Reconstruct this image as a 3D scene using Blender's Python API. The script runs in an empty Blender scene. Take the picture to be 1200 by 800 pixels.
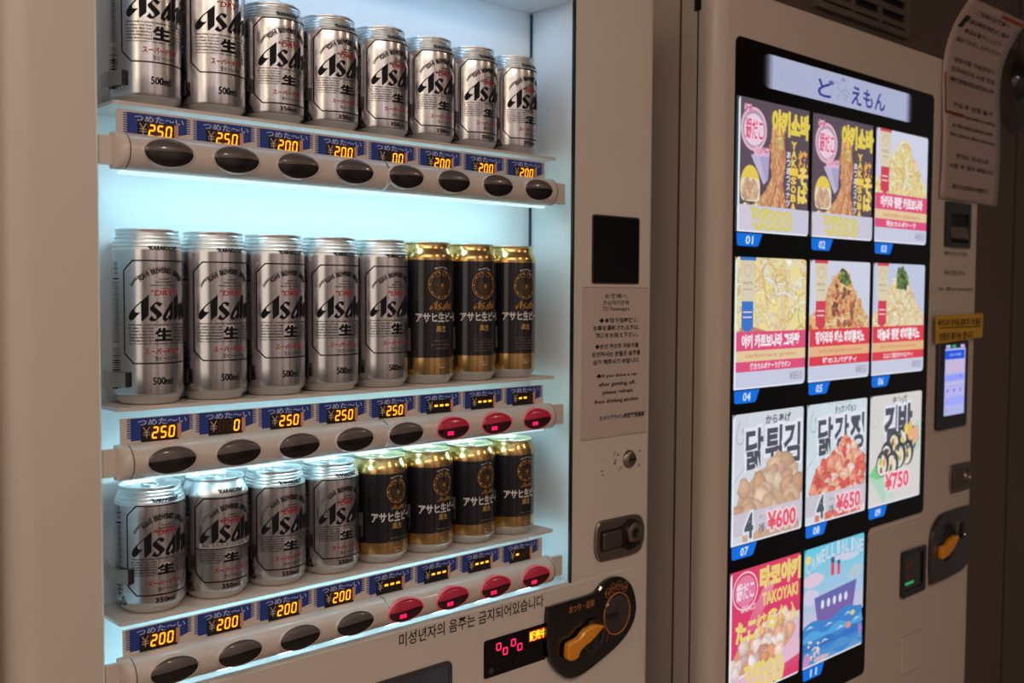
import bpy, bmesh, math, random
from mathutils import Vector, Matrix
from mathutils.geometry import tessellate_polygon

# ------------------------------------------------------------------ units
# every dimension below is written in millimetres: X along the machines, Y into them, Z up from the
# middle display shelf, which stands 1.34 m above the floor
ZF = 1340.0
def V(x, y, z): return Vector((x / 1000, y / 1000, (z + ZF) / 1000))
sc = bpy.context.scene
COL = sc.collection

# ------------------------------------------------------------------ camera
cd = bpy.data.cameras.new('camera'); cam = bpy.data.objects.new('camera', cd); COL.objects.link(cam)
_r = Vector((0.727402847, -0.6861865, 0.005760638)); _u = Vector((0.029332617, 0.039479493, 0.99878975))
_f = Vector((0.685583471, 0.726353534, -0.048845141))
M = Matrix((_r, _u, -_f)).transposed().to_4x4(); M.translation = V(-440.8, -985.4, 110.8)
cam.matrix_world = M
cd.sensor_width = 36; cd.lens = 36 * 1222.4 / 1200; cd.clip_start = .05; cd.clip_end = 50
cd.dof.use_dof = True; cd.dof.focus_distance = 1.12; cd.dof.aperture_fstop = 8.0
sc.camera = cam

# ------------------------------------------------------------------ world, exposure, lamps
sc.view_settings.view_transform = 'Standard'; sc.view_settings.look = 'None'
sc.view_settings.gamma = 1; sc.view_settings.use_curve_mapping = False; sc.view_settings.exposure = 0
w = bpy.data.worlds.new('dim_hall'); sc.world = w; w.use_nodes = True
w.node_tree.nodes['Background'].inputs[0].default_value = (1.0, .86, .78, 1)
w.node_tree.nodes['Background'].inputs[1].default_value = .07

def lamp(name, loc, target, sx, sy, col, energy, parent=None, shape='RECTANGLE'):
    l = bpy.data.lights.new(name, 'AREA'); l.shape = shape; l.size = sx; l.size_y = sy
    l.color = col; l.energy = energy
    o = bpy.data.objects.new(name, l); COL.objects.link(o)
    loc, target = V(*loc), V(*target)
    q = (target - loc).to_track_quat('-Z', 'Y')
    o.matrix_world = Matrix.Translation(loc) @ q.to_matrix().to_4x4()
    return o
WARM = (1, .86, .75)
lamp('hall_ceiling_light', (-500, -1250, 1045), (150, 0, -100), 1.2, .5, WARM, 9)
lamp('opposite_wall_fill', (300, -1700, 1040), (300, -2700, -300), 2.6, .4, (1, .89, .85), 52)  # unseen fill added to brighten the wall that the cans reflect
lamp('hall_left_light', (-2200, -1000, 500), (700, 0, 0), 2.0, 1.6, (1, .85, .71), 11)
lamp('hall_wall_lamp', (-1150, -960, 760), (100, 0, 300), .06, .60, (1, .70, .42), .8)
lamp('hall_cool_lamp', (-180, -1500, 560), (100, 0, 300), .05, .26, (.80, .88, 1), .12)
lamp('hall_far_light', (1200, -2800, 1000), (1300, 0, 0), .8, .5, (1, .74, .58), 6.5)

# ------------------------------------------------------------------ materials
def lin(c):
    c = c / 255
    return c / 12.92 if c <= .04045 else ((c + .055) / 1.055) ** 2.4
def L(c): return (lin(c[0]), lin(c[1]), lin(c[2]), 1)
MATS = {}
def mat(name, c, rough=.5, metal=0, coat=0, em=None, es=1.0, noise=0, nscale=30, bump=0, spec=.5, alpha=1, stretch=None, trans=0):
    if name in MATS: return MATS[name]
    m = bpy.data.materials.new(name); m.use_nodes = True; nt = m.node_tree
    b = nt.nodes['Principled BSDF']
    b.inputs['Base Color'].default_value = L(c); b.inputs['Roughness'].default_value = rough
    b.inputs['Metallic'].default_value = metal; b.inputs['Coat Weight'].default_value = coat
    b.inputs['Specular IOR Level'].default_value = spec
    b.inputs['Coat Roughness'].default_value = .08; b.inputs['Alpha'].default_value = alpha
    b.inputs['Transmission Weight'].default_value = trans
    if em: b.inputs['Emission Color'].default_value = L(em); b.inputs['Emission Strength'].default_value = es
    if noise or bump:
        tc = nt.nodes.new('ShaderNodeTexCoord'); mp = nt.nodes.new('ShaderNodeMapping')
        if stretch: mp.inputs['Scale'].default_value = stretch
        n = nt.nodes.new('ShaderNodeTexNoise'); n.inputs['Scale'].default_value = nscale; n.inputs['Detail'].default_value = 4
        nt.links.new(tc.outputs['Object'], mp.inputs[0]); nt.links.new(mp.outputs[0], n.inputs['Vector'])
        if noise:
            r = nt.nodes.new('ShaderNodeMapRange'); r.inputs['To Min'].default_value = 1 - noise; r.inputs['To Max'].default_value = 1 + noise
            mx = nt.nodes.new('ShaderNodeVectorMath'); mx.operation = 'MULTIPLY'; mx.inputs[0].default_value = L(c)[:3]
            nt.links.new(n.outputs['Fac'], r.inputs['Value']); nt.links.new(r.outputs[0], mx.inputs[1])
            nt.links.new(mx.outputs[0], b.inputs['Base Color'])
        if bump:
            bp = nt.nodes.new('ShaderNodeBump'); bp.inputs['Strength'].default_value = bump; bp.inputs['Distance'].default_value = .001
            nt.links.new(n.outputs['Fac'], bp.inputs['Height']); nt.links.new(bp.outputs[0], b.inputs['Normal'])
    MATS[name] = m; return m
def print_mat(name, emissive, strength=1.0, rough=.45, metal=0, spec=.3):
    m = bpy.data.materials.new(name); m.use_nodes = True; nt = m.node_tree; b = nt.nodes['Principled BSDF']; b.inputs['Specular IOR Level'].default_value = spec
    a = nt.nodes.new('ShaderNodeAttribute'); a.attribute_name = 'Col'
    if emissive:
        b.inputs['Base Color'].default_value = (.01, .01, .01, 1); b.inputs['Roughness'].default_value = .12
        nt.links.new(a.outputs['Color'], b.inputs['Emission Color']); b.inputs['Emission Strength'].default_value = strength
        m.cycles.emission_sampling = 'NONE'
    else:
        nt.links.new(a.outputs['Color'], b.inputs['Base Color']); b.inputs['Roughness'].default_value = rough
        b.inputs['Metallic'].default_value = metal
    MATS[name] = m; return m
PRINT = print_mat('ink_print', False)
INKCAN = print_mat('can_ink', False, rough=.5, spec=.12)
INKGOLD = print_mat('can_metal_ink', False, rough=.45, metal=.3, spec=.2)
SCREEN = print_mat('lit_screen_print', True, .92)
LED = print_mat('led_segments', True, 2.2)

CREAM = mat('cream_enamel', (205, 193, 182), .42, noise=.03, nscale=6, coat=.15)
CREAM_B = mat('warm_grey_enamel', (196, 180, 168), .45, noise=.04, nscale=5, coat=.1)
PLAST = mat('white_plastic', (204, 191, 182), .35, coat=.2, noise=.02, nscale=20)
INNER = mat('interior_white', (226, 232, 234), .5, noise=.015, nscale=8)
BLACK = mat('black_gasket_and_gap', (10, 10, 12), .5)
GLOSSB = mat('glossy_black', (14, 11, 11), .12, coat=.6)
SCREENB = mat('screen_glass_black', (6, 5, 6), .10, coat=.1, spec=.3)
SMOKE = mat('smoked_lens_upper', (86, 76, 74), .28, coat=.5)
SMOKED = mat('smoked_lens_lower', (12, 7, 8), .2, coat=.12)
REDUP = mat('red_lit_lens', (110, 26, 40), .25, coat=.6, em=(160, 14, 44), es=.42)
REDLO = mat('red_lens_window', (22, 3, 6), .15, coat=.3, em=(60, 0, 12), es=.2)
REDMK = mat('red_sold_out_mark', (200, 10, 60), .4, em=(255, 15, 85), es=1.6)
STEEL = mat('brushed_steel', (190, 185, 178), .28, 1, noise=.08, nscale=60, stretch=(1, 1, .05))
SATIN = mat('satin_steel', (150, 138, 126), .3, 1, bump=.1, nscale=80)
ALU = mat('can_silver', (206, 204, 206), .24, 1, noise=.12, nscale=110, stretch=(1, 1, .01))  # stretched noise puts vertical reflection bands into the silver colour
ALUL = mat('can_lid_aluminium', (225, 228, 228), .34, 1)
GOLD = mat('can_gold', (206, 172, 112), .22, 1, noise=.06, nscale=90, stretch=(1, 1, .03))
GOLDL = mat('can_gold_lid', (225, 222, 190), .4, 1)
DARKCAN = mat('can_black_lacquer', (26, 22, 28), .26, .3, coat=.5)
ORANGE = mat('orange_lever', (226, 140, 26), .35, coat=.4)
PAPER = mat('printed_paper', (186, 168, 160), .7, noise=.03, nscale=12)
LAMI = mat('laminated_paper', (166, 140, 128), .3, coat=1, noise=.06, nscale=7)
YELLOW = mat('yellow_sticker', (196, 150, 40), .5, noise=.05, nscale=30)
WALL = mat('brown_wall_panel', (98, 84, 74), .7, noise=.04, nscale=4)
VENTM = mat('vent_enamel', (112, 98, 88), .6)
LEDSTR = mat('led_strip_glow', (255, 255, 255), .5, em=(205, 245, 255), es=.85)

# ------------------------------------------------------------------ mesh helpers
def empty(name, loc):
    o = bpy.data.objects.new(name, None); COL.objects.link(o); o.location = V(*loc); o.empty_display_size = .02
    return o
def tag(o, label=None, cat=None, group=None, kind=None):
    if label: o['label'] = label
    if cat: o['category'] = cat
    if group: o['group'] = group
    if kind: o['kind'] = kind
    return o
class MB:
    """collects faces in mm; build() links ONE mesh object whose origin is its parent's (or org)"""
    def __init__(s): s.v = []; s.f = []; s.m = []; s.c = []; s.sm = []
    def face(s, pts, m=0, col=None, smooth=False):
        n = len(s.v); s.v += [Vector(p) for p in pts]; s.f.append(list(range(n, n + len(pts)))); s.m.append(m); s.c.append(col); s.sm.append(smooth)
    def grid(s, rows, m=0, closed=False, smooth=True):
        n = len(s.v); k = len(rows[0])
        for r in rows: s.v += [Vector(p) for p in r]
        for i in range(len(rows) - 1):
            for j in range(k if closed else k - 1):
                a, b = n + i * k + j, n + i * k + (j + 1) % k
                s.f.append([a, b, b + k, a + k]); s.m.append(m[i] if isinstance(m, list) else m); s.c.append(None); s.sm.append(smooth)
    def box(s, x0, x1, y0, y1, z0, z1, m=0):
        p = [(x0, y0, z0), (x1, y0, z0), (x1, y1, z0), (x0, y1, z0), (x0, y0, z1), (x1, y0, z1), (x1, y1, z1), (x0, y1, z1)]
        n = len(s.v); s.v += [Vector(q) for q in p]
        for q in ((0, 3, 2, 1), (4, 5, 6, 7), (0, 1, 5, 4), (1, 2, 6, 5), (2, 3, 7, 6), (3, 0, 4, 7)):
            s.f.append([n + t for t in q]); s.m.append(m); s.c.append(None); s.sm.append(False)
    def prism_xy(s, out, z0, z1, m=0):          # outline in XY, extruded up
        s._prism([(x, y, z0) for x, y in out], [(x, y, z1) for x, y in out], m)
    def prism_xz(s, out, y0, y1, m=0, bev=0):           # outline in XZ, extruded in Y (y0 = front)
        if bev:
            cx = sum(p[0] for p in out) / len(out); cz = sum(p[1] for p in out) / len(out)
            ins = []
            n = len(out)
            for i in range(n):
                a, b, c = Vector(out[i - 1]), Vector(out[i]), Vector(out[(i + 1) % n])
                d = ((b - a).normalized() + (c - b).normalized())
                nrm = Vector((-d.y, d.x)).normalized() if d.length > 1e-6 else Vector((0, 0))
                if area2(out) < 0: nrm = -nrm
                ins.append((b.x + nrm.x * bev, b.y + nrm.y * bev))
            s._prism([(x, y0, z) for x, z in ins], [(x, y0 + bev * .8, z) for x, z in out], m, cap1=False)
            s._prism([(x, y0 + bev * .8, z) for x, z in out], [(x, y1, z) for x, z in out], m, cap0=False)
        else:
            s._prism([(x, y0, z) for x, z in out], [(x, y1, z) for x, z in out], m)
    def _prism(s, A, B, m, cap0=True, cap1=True):
        n = len(s.v); k = len(A); s.v += [Vector(p) for p in A] + [Vector(p) for p in B]
        for i in range(k):
            s.f.append([n + i, n + (i + 1) % k, n + k + (i + 1) % k, n + k + i]); s.m.append(m); s.c.append(None); s.sm.append(False)
        for cap, off in ((cap0, 0), (cap1, k)):
            if cap:
                for t in tessellate_polygon([[Vector(p) for p in (A if off == 0 else B)]]):
                    s.f.append([n + off + q for q in t]); s.m.append(m); s.c.append(None); s.sm.append(False)
    def lathe(s, prof, cx=0, cy=0, seg=64, m=0, axis='z'):
        rows = []
        for r, z in prof:
            rw = []
            for i in range(seg):
                a = 2 * math.pi * i / seg
                if axis == 'z': rw.append((cx + r * math.sin(a), cy - r * math.cos(a), z))
                else: rw.append((cx + r * math.cos(a), z, cy + r * math.sin(a)))   # axis y: z is depth
            rows.append(rw)
        s.grid(rows, m, closed=True)
    def tube(s, path, r, seg=8, m=0, closed=False):
        P = [Vector(p) for p in path]; rows = []
        for i, p in enumerate(P):
            a = P[i - 1] if (i or closed) else p; b = P[(i + 1) % len(P)] if (i < len(P) - 1 or closed) else p
            t = (b - a).normalized(); n = t.orthogonal().normalized() if abs(t.z) > .9 else t.cross(Vector((0, 0, 1))).normalized(); q = t.cross(n)
            rows.append([p + r * (math.cos(2 * math.pi * k / seg) * n + math.sin(2 * math.pi * k / seg) * q) for k in range(seg)])
        if closed: rows.append(rows[0])
        s.grid(rows, m, closed=True)
    def build(s, name, mats, parent=None, org=(0, 0, 0), loc=None):
        me = bpy.data.meshes.new(name); ox, oy, oz = org
        me.from_pydata([((p[0] - ox) / 1000, (p[1] - oy) / 1000, (p[2] - oz) / 1000) for p in s.v], [], s.f)
        for q in (mats if isinstance(mats, (list, tuple)) else [mats]): me.materials.append(q)
        me.polygons.foreach_set('material_index', s.m); me.polygons.foreach_set('use_smooth', s.sm)
        if any(c is not None for c in s.c):
            at = me.color_attributes.new('Col', 'FLOAT_COLOR', 'CORNER'); buf = []
            for f, c in zip(s.f, s.c):
                k = L(c) if c is not None else (0, 0, 0, 1)
                buf += list(k) * len(f)
            at.data.foreach_set('color', buf)
        else:
            bm = bmesh.new(); bm.from_mesh(me); bmesh.ops.remove_doubles(bm, verts=bm.verts, dist=1e-6)
            bmesh.ops.recalc_face_normals(bm, faces=bm.faces); bm.to_mesh(me); bm.free()
            try: me.set_sharp_from_angle(angle=math.radians(38))
            except Exception: pass
        me.validate()
        o = bpy.data.objects.new(name, me); COL.objects.link(o)
        if parent is not None:
            o.parent = parent
        else:
            o.location = V(*org)
        return o
def area2(P): return sum(P[i - 1][0] * P[i][1] - P[i][0] * P[i - 1][1] for i in range(len(P)))
def rrect(x0, x1, z0, z1, r, n=5):
    P = []
    for cx, cz, a0 in ((x1 - r, z0 + r, -90), (x1 - r, z1 - r, 0), (x0 + r, z1 - r, 90), (x0 + r, z0 + r, 180)):
        for i in range(n + 1):
            a = math.radians(a0 + 90 * i / n); P.append((cx + r * math.cos(a), cz + r * math.sin(a)))
    return P
def ell(cx, cz, rx, rz, n=28, a0=0, a1=360):
    return [(cx + rx * math.cos(math.radians(a0 + (a1 - a0) * i / n)), cz + rz * math.sin(math.radians(a0 + (a1 - a0) * i / n))) for i in range(n + (0 if a1 - a0 == 360 else 1))]
def smooth_loop(P, n=4):
    out = []; k = len(P)
    for i in range(k):
        a, b, c, d = (Vector(P[(i + j) % k]) for j in (-1, 0, 1, 2))
        for t in range(n):
            t /= n
            out.append(tuple(.5 * ((2 * b) + (c - a) * t + (2 * a - 5 * b + 4 * c - d) * t * t + (3 * b - a - 3 * c + d) * t ** 3)))
    return out
def frame_mb(mb, out, inn, y0, y1, m=0):     # ring plate between two loops of equal length in XZ
    n = len(out)
    for i in range(n):
        j = (i + 1) % n; a, b, c, d = out[i], out[j], inn[j], inn[i]
        mb.face([(a[0], y0, a[1]), (b[0], y0, b[1]), (c[0], y0, c[1]), (d[0], y0, d[1])], m)
        mb.face([(d[0], y0, d[1]), (c[0], y0, c[1]), (c[0], y1, c[1]), (d[0], y1, d[1])], m)
        mb.face([(a[0], y0, a[1]), (b[0], y0, b[1]), (b[0], y1, b[1]), (a[0], y1, a[1])], m)

# ------------------------------------------------------------------ flat print: text and shapes as thin ink layers
TCACHE = {}
def glyphs(s, off=0.0):
    k = (s, round(off, 3))
    if k in TCACHE: return TCACHE[k]
    c = bpy.data.curves.new('ink', 'FONT'); c.body = s; c.resolution_u = 2; c.offset = off
    o = bpy.data.objects.new('ink', c); m = bpy.data.meshes.new_from_object(o)
    v = [(q.co.x, q.co.y) for q in m.vertices]; f = [list(p.vertices) for p in m.polygons]
    bpy.data.objects.remove(o); bpy.data.curves.remove(c); bpy.data.meshes.remove(m)
    TCACHE[k] = (v, f); return v, f
class Ink:
    def __init__(s): s.p = []; s.layer = 0       # (points, colour, layer, mat)
    def poly(s, pts, col, m=0, lay=True):
        if lay: s.layer += 1
        for t in tessellate_polygon([[Vector((a, b, 0)) for a, b in pts]]):
            s.p.append(([pts[i] for i in t], col, s.layer, m))
    def convex(s, pts, col, m=0, lay=True):
        if lay: s.layer += 1
        s.p.append((list(pts), col, s.layer, m))
    def rect(s, x0, x1, z0, z1, col, m=0, lay=True): s.convex([(x0, z0), (x1, z0), (x1, z1), (x0, z1)], col, m, lay)
    def line(s, pts, w, col, m=0, closed=False, lay=True):
        if lay: s.layer += 1
        P = list(pts) + ([pts[0]] if closed else [])
        for a, b in zip(P, P[1:]):
            d = Vector((b[0] - a[0], b[1] - a[1]))
            if d.length < 1e-6: continue
            d.normalize(); n = Vector((-d.y, d.x)) * w / 2; e = d * w * .25
            s.p.append(([(a[0] - e.x + n.x, a[1] - e.y + n.y), (a[0] - e.x - n.x, a[1] - e.y - n.y), (b[0] + e.x - n.x, b[1] + e.y - n.y), (b[0] + e.x + n.x, b[1] + e.y + n.y)], col, s.layer, m))
    def text(s, t, x0, x1, z0, z1, col, bold=0.0, m=0, shear=0.0, keep=False, align='c', fn=None, wind=None):
        v, f = glyphs(t, bold)
        if not v: return
        s.layer += 1
        vv = glyphs(t, 0)[0]
        a0, a1 = min(q[0] for q in vv), max(q[0] for q in vv); b0, b1 = min(q[1] for q in vv), max(q[1] for q in vv)
        kx, kz = (x1 - x0) / (a1 - a0), (z1 - z0) / (b1 - b0); ox = x0
        if keep:
            k = min(kx, kz); ox = x0 if align == 'l' else ((x1 - (a1 - a0) * k) if align == 'r' else (x0 + x1 - (a1 - a0) * k) / 2)
            zc = (z0 + z1) / 2; z0 = zc - (b1 - b0) * k / 2; kx = kz = k
        P = [(ox + (x - a0) * kx + shear * (y - b0) * kz, z0 + (y - b0) * kz) for x, y in v]
        if fn: P = [fn(*q) for q in P]
        for q in f: s.p.append(([P[i] for i in q], col, s.layer, m))
    def outlined(s, t, x0, x1, z0, z1, col, ocol, bold=.02, ob=.07, **k):
        s.text(t, x0, x1, z0, z1, ocol, bold=ob, **k); s.text(t, x0, x1, z0, z1, col, bold=bold, **k)
    def build(s, name, mats, parent, fn, org=(0, 0, 0), clip=None, cuts=None, step=.03):
        """fn(u, v, h) -> mm point; clip = (u0,u1,v0,v1); cuts = spacing of vertical cuts so the ink can bend"""
        polys = s.p
        bm = bmesh.new(); lc = bm.faces.layers.float_color.new('fc'); ll = bm.faces.layers.float.new('ly')
        for pts, col, ly, m in polys:
            vs = [bm.verts.new((a, b, 0)) for a, b in pts]
            try: f = bm.faces.new(vs)
            except ValueError: continue
            f[lc] = L(col); f[ll] = ly; f.material_index = m
        planes = []
        if clip:
            u0, u1, v0, v1 = clip
            for co, no in (((u0, 0, 0), (-1, 0, 0)), ((u1, 0, 0), (1, 0, 0)), ((0, v0, 0), (0, -1, 0)), ((0, v1, 0), (0, 1, 0))):
                bmesh.ops.bisect_plane(bm, geom=bm.verts[:] + bm.edges[:] + bm.faces[:], plane_co=co, plane_no=no, clear_outer=True)
        if cuts:
            xs = [v.co.x for v in bm.verts]; x = min(xs) + cuts
            while x < max(xs):
                bmesh.ops.bisect_plane(bm, geom=bm.verts[:] + bm.edges[:] + bm.faces[:], plane_co=(x, 0, 0), plane_no=(1, 0, 0)); x += cuts
        mb = MB(); cols = []
        for f in bm.faces:
            h = f[ll] * step
            mb.face([fn(v.co.x, v.co.y, h) for v in f.verts], f.material_index, (0, 0, 0)); cols.append(tuple(f[lc]))
        bm.free()
        o = mb.build(name, mats, parent, org)
        if mb.f:
            at = o.data.color_attributes['Col']; buf = []
            for f, c in zip(mb.f, cols): buf += [c[0], c[1], c[2], 1] * len(f)
            if len(buf) == 4 * len(at.data): at.data.foreach_set('color', buf)
        return o
def flat(y):                                   # ink on a plate facing the viewer (-Y) at depth y
    return lambda u, v, h: (u, y - .15 - h, v)
SEG = {'0': 'abcdef', '1': 'bc', '2': 'abged', '3': 'abgcd', '4': 'fgbc', '5': 'afgcd', '6': 'afgedc', '7': 'abc', '8': 'abcdefg', '9': 'abcdfg', '-': 'g'}
def seven(ink, ch, x, z, w, h, col, t=None, m=0, lean=.12, only=None):
    t = t or w * .2; hh = h / 2
    S = dict(a=((0, h), (w, h)), b=((w, h), (w, hh)), c=((w, hh), (w, 0)), d=((0, 0), (w, 0)), e=((0, 0), (0, hh)), f=((0, hh), (0, h)), g=((0, hh), (w, hh)))
    for k in (only or SEG[ch]):
        a, b = S[k]; a = Vector(a); b = Vector(b); d = (b - a).normalized(); a = a + d * t * .45; b = b - d * t * .45
        ink.line([(x + a.x + a.y * lean, z + a.y), (x + b.x + b.y * lean, z + b.y)], t, col, m, lay=False)

# ------------------------------------------------------------------ the setting
def structure(name, mb, m): o = mb.build(name, m); o['kind'] = 'structure'; return o
mb = MB(); mb.box(-2600, 4200, -2740, 420, -ZF - 40, -ZF); structure('floor', mb, mat('vinyl_floor', (150, 134, 124), .45, noise=.1, nscale=15))
mb = MB(); mb.box(-2600, 4200, 200, 240, -ZF, 1060); structure('wall_back', mb, WALL)
mb = MB(); mb.box(-2600, 4200, -2740, 240, 1060, 1100); structure('ceiling', mb, mat('ceiling_panel', (170, 150, 134), .8, noise=.03))
mb = MB(); mb.box(-2600, 4200, -2740, -2700, -ZF, 1060); structure('wall_front', mb, mat('pale_hall_wall', (206, 196, 192), .8, noise=.05, nscale=3))
for k, (xa, xb) in enumerate(((-2350, -1900), (-1500, -1380), (-950, -700), (-330, -240), (60, 420), (900, 980), (1500, 1900))):
    mb = MB(); mb.box(xa, xb, -2698, -2650, -ZF, 900 if xb - xa > 200 else 1058); structure('trim_%d' % (k + 2), mb, mat('dark_streak_post', (70, 58, 52), .5))  # unseen posts added so that dark bands show in the can reflections
mb = MB(); mb.box(2630, 2634, 197, 203, -ZF, 1058); structure('trim_1', mb, mat('wall_joint_strip', (62, 50, 42), .6))

# ------------------------------------------------------------------ the can machine
YF = -48.0          # plane of both machines' doors
S = 69.28           # can spacing
mach = empty('vending_machine', (285, 60, -ZF)); ORG = (285, 60, -ZF)
tag(mach, 'cream beer vending machine with three lit rows of cans and oval buttons', 'vending machine')
def part(mb, name, mats, parent=None): return mb.build(name, mats, parent if parent is not None else mach, ORG)
def arc(cx, cy, r, a0, a1, n=8): return [(cx + r * math.cos(math.radians(a0 + (a1 - a0) * i / n)), cy + r * math.sin(math.radians(a0 + (a1 - a0) * i / n))) for i in range(n + 1)]
OX0, OX1, OZ0, OZ1 = -66.0, 554.0, -275.0, 486.0
mb = MB(); mb.box(-146, 716, 46, 199, -ZF + 30, 518); mb.box(-130, 700, 60, 190, -ZF, -ZF + 30); part(mb, 'cabinet', CREAM)
mb = MB()
mb.prism_xy([(-150, 38)] + arc(-122, -20, 28, 180, 270, 10) + [(OX0 - 1.6, YF), (OX0 - 1.6, 38)], -ZF + 60, 522)
mb.prism_xy([(563, 38), (OX1 + 2, YF + 8), (OX1 + .1, YF + 2), (OX1 + 2, YF)] + arc(706, -34, 14, 270, 360, 8) + [(720, 38)], -ZF + 60, 522)
mb.box(OX0 - 1.6, OX1 + 2, YF, 38, OZ1, 522)
part(mb, 'door', CREAM)
mb = MB()
mb.prism_xz([(OX0, -ZF + 60), (OX1 + 2, -ZF + 60), (OX1 + 2, OZ0), (OX0, OZ0)], YF, 38); part(mb, 'lower_door_panel', CREAM)
# lower coin panel, slightly proud, with a rounded upper right corner
mb = MB(); mb.prism_xz([(OX0 + .5, -700), (693, -700)] + arc(679, -290, 14, 0, 90, 6)[0:] + [(OX0 + .5, -276)], YF - 2.5, YF + .5, bev=1.6)
part(mb, 'coin_panel_plate', CREAM)
mb = MB(); mb.box(-157, -150.5, -14, 199, -ZF + 60, 518); mb.box(721, 724, 10, 199, -ZF + 60, 518); part(mb, 'gap_shade_filler', BLACK)  # black filler standing in for the shade in the gap beside the machine
mb = MB(); mb.box(OX1 - 3.2, OX1 - .2, YF - 1, YF + 3, OZ0, OZ1); part(mb, 'opening_gasket', BLACK)
mb = MB()
mb.prism_xy([(OX0 - 1.5, YF + .5), (OX0, YF + .5), (OX0, 40), (560, 40), (OX1 - 1, YF + 2.2), (OX1 + .05, YF + 2.2), (561.8, 41.6), (OX0 - 1.5, 41.6)], OZ0, OZ1)
part(mb, 'display_cavity', INNER)
mb = MB(); mb.box(OX0 + .2, OX1 - .2, YF + 2, 40, OZ0 + .2, OZ0 + 2); part(mb, 'cavity_floor', INNER)
mb = MB(); mb.box(OX0 + .2, OX1 - .2, YF + 2, 40, OZ1 - 2, OZ1 - .2); part(mb, 'cavity_ceiling', INNER)
mb = MB(); mb.box(557.0, 558.7, 36.6, 39.6, 60, OZ1 - 3); part(mb, 'corner_gap', mat('dark_blue_seam', (40, 60, 75), .6))  # dark seam strip in the back right corner of the cavity
PRICES = [['250', '250', '200', '200', ' 00', '200', '200', '200'], ['250', '  0', '250', '250', '250', '---', '---', '-- '], ['200', '200', '200', '200', '---', '---', '---', '-  ']]
SOLD = [set(), {5, 6, 7}, {4, 5, 6, 7}]
ROWZ = [283.3, 0.0, -202.1]
LAY = ['AABBBBBB', 'AAAAADFF', 'BCBBEEEE']      # which can stands where
BAR = [(-32, -65), (-32.5, -65), (-29, -62)]
def bar_y(t, k=1.0):     # t in -1..1 over the bar's height
    return -51 - 17 * k * math.sqrt(max(0, 1 - t * t * .985))
ORD = ['top', 'middle', 'bottom']
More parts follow.
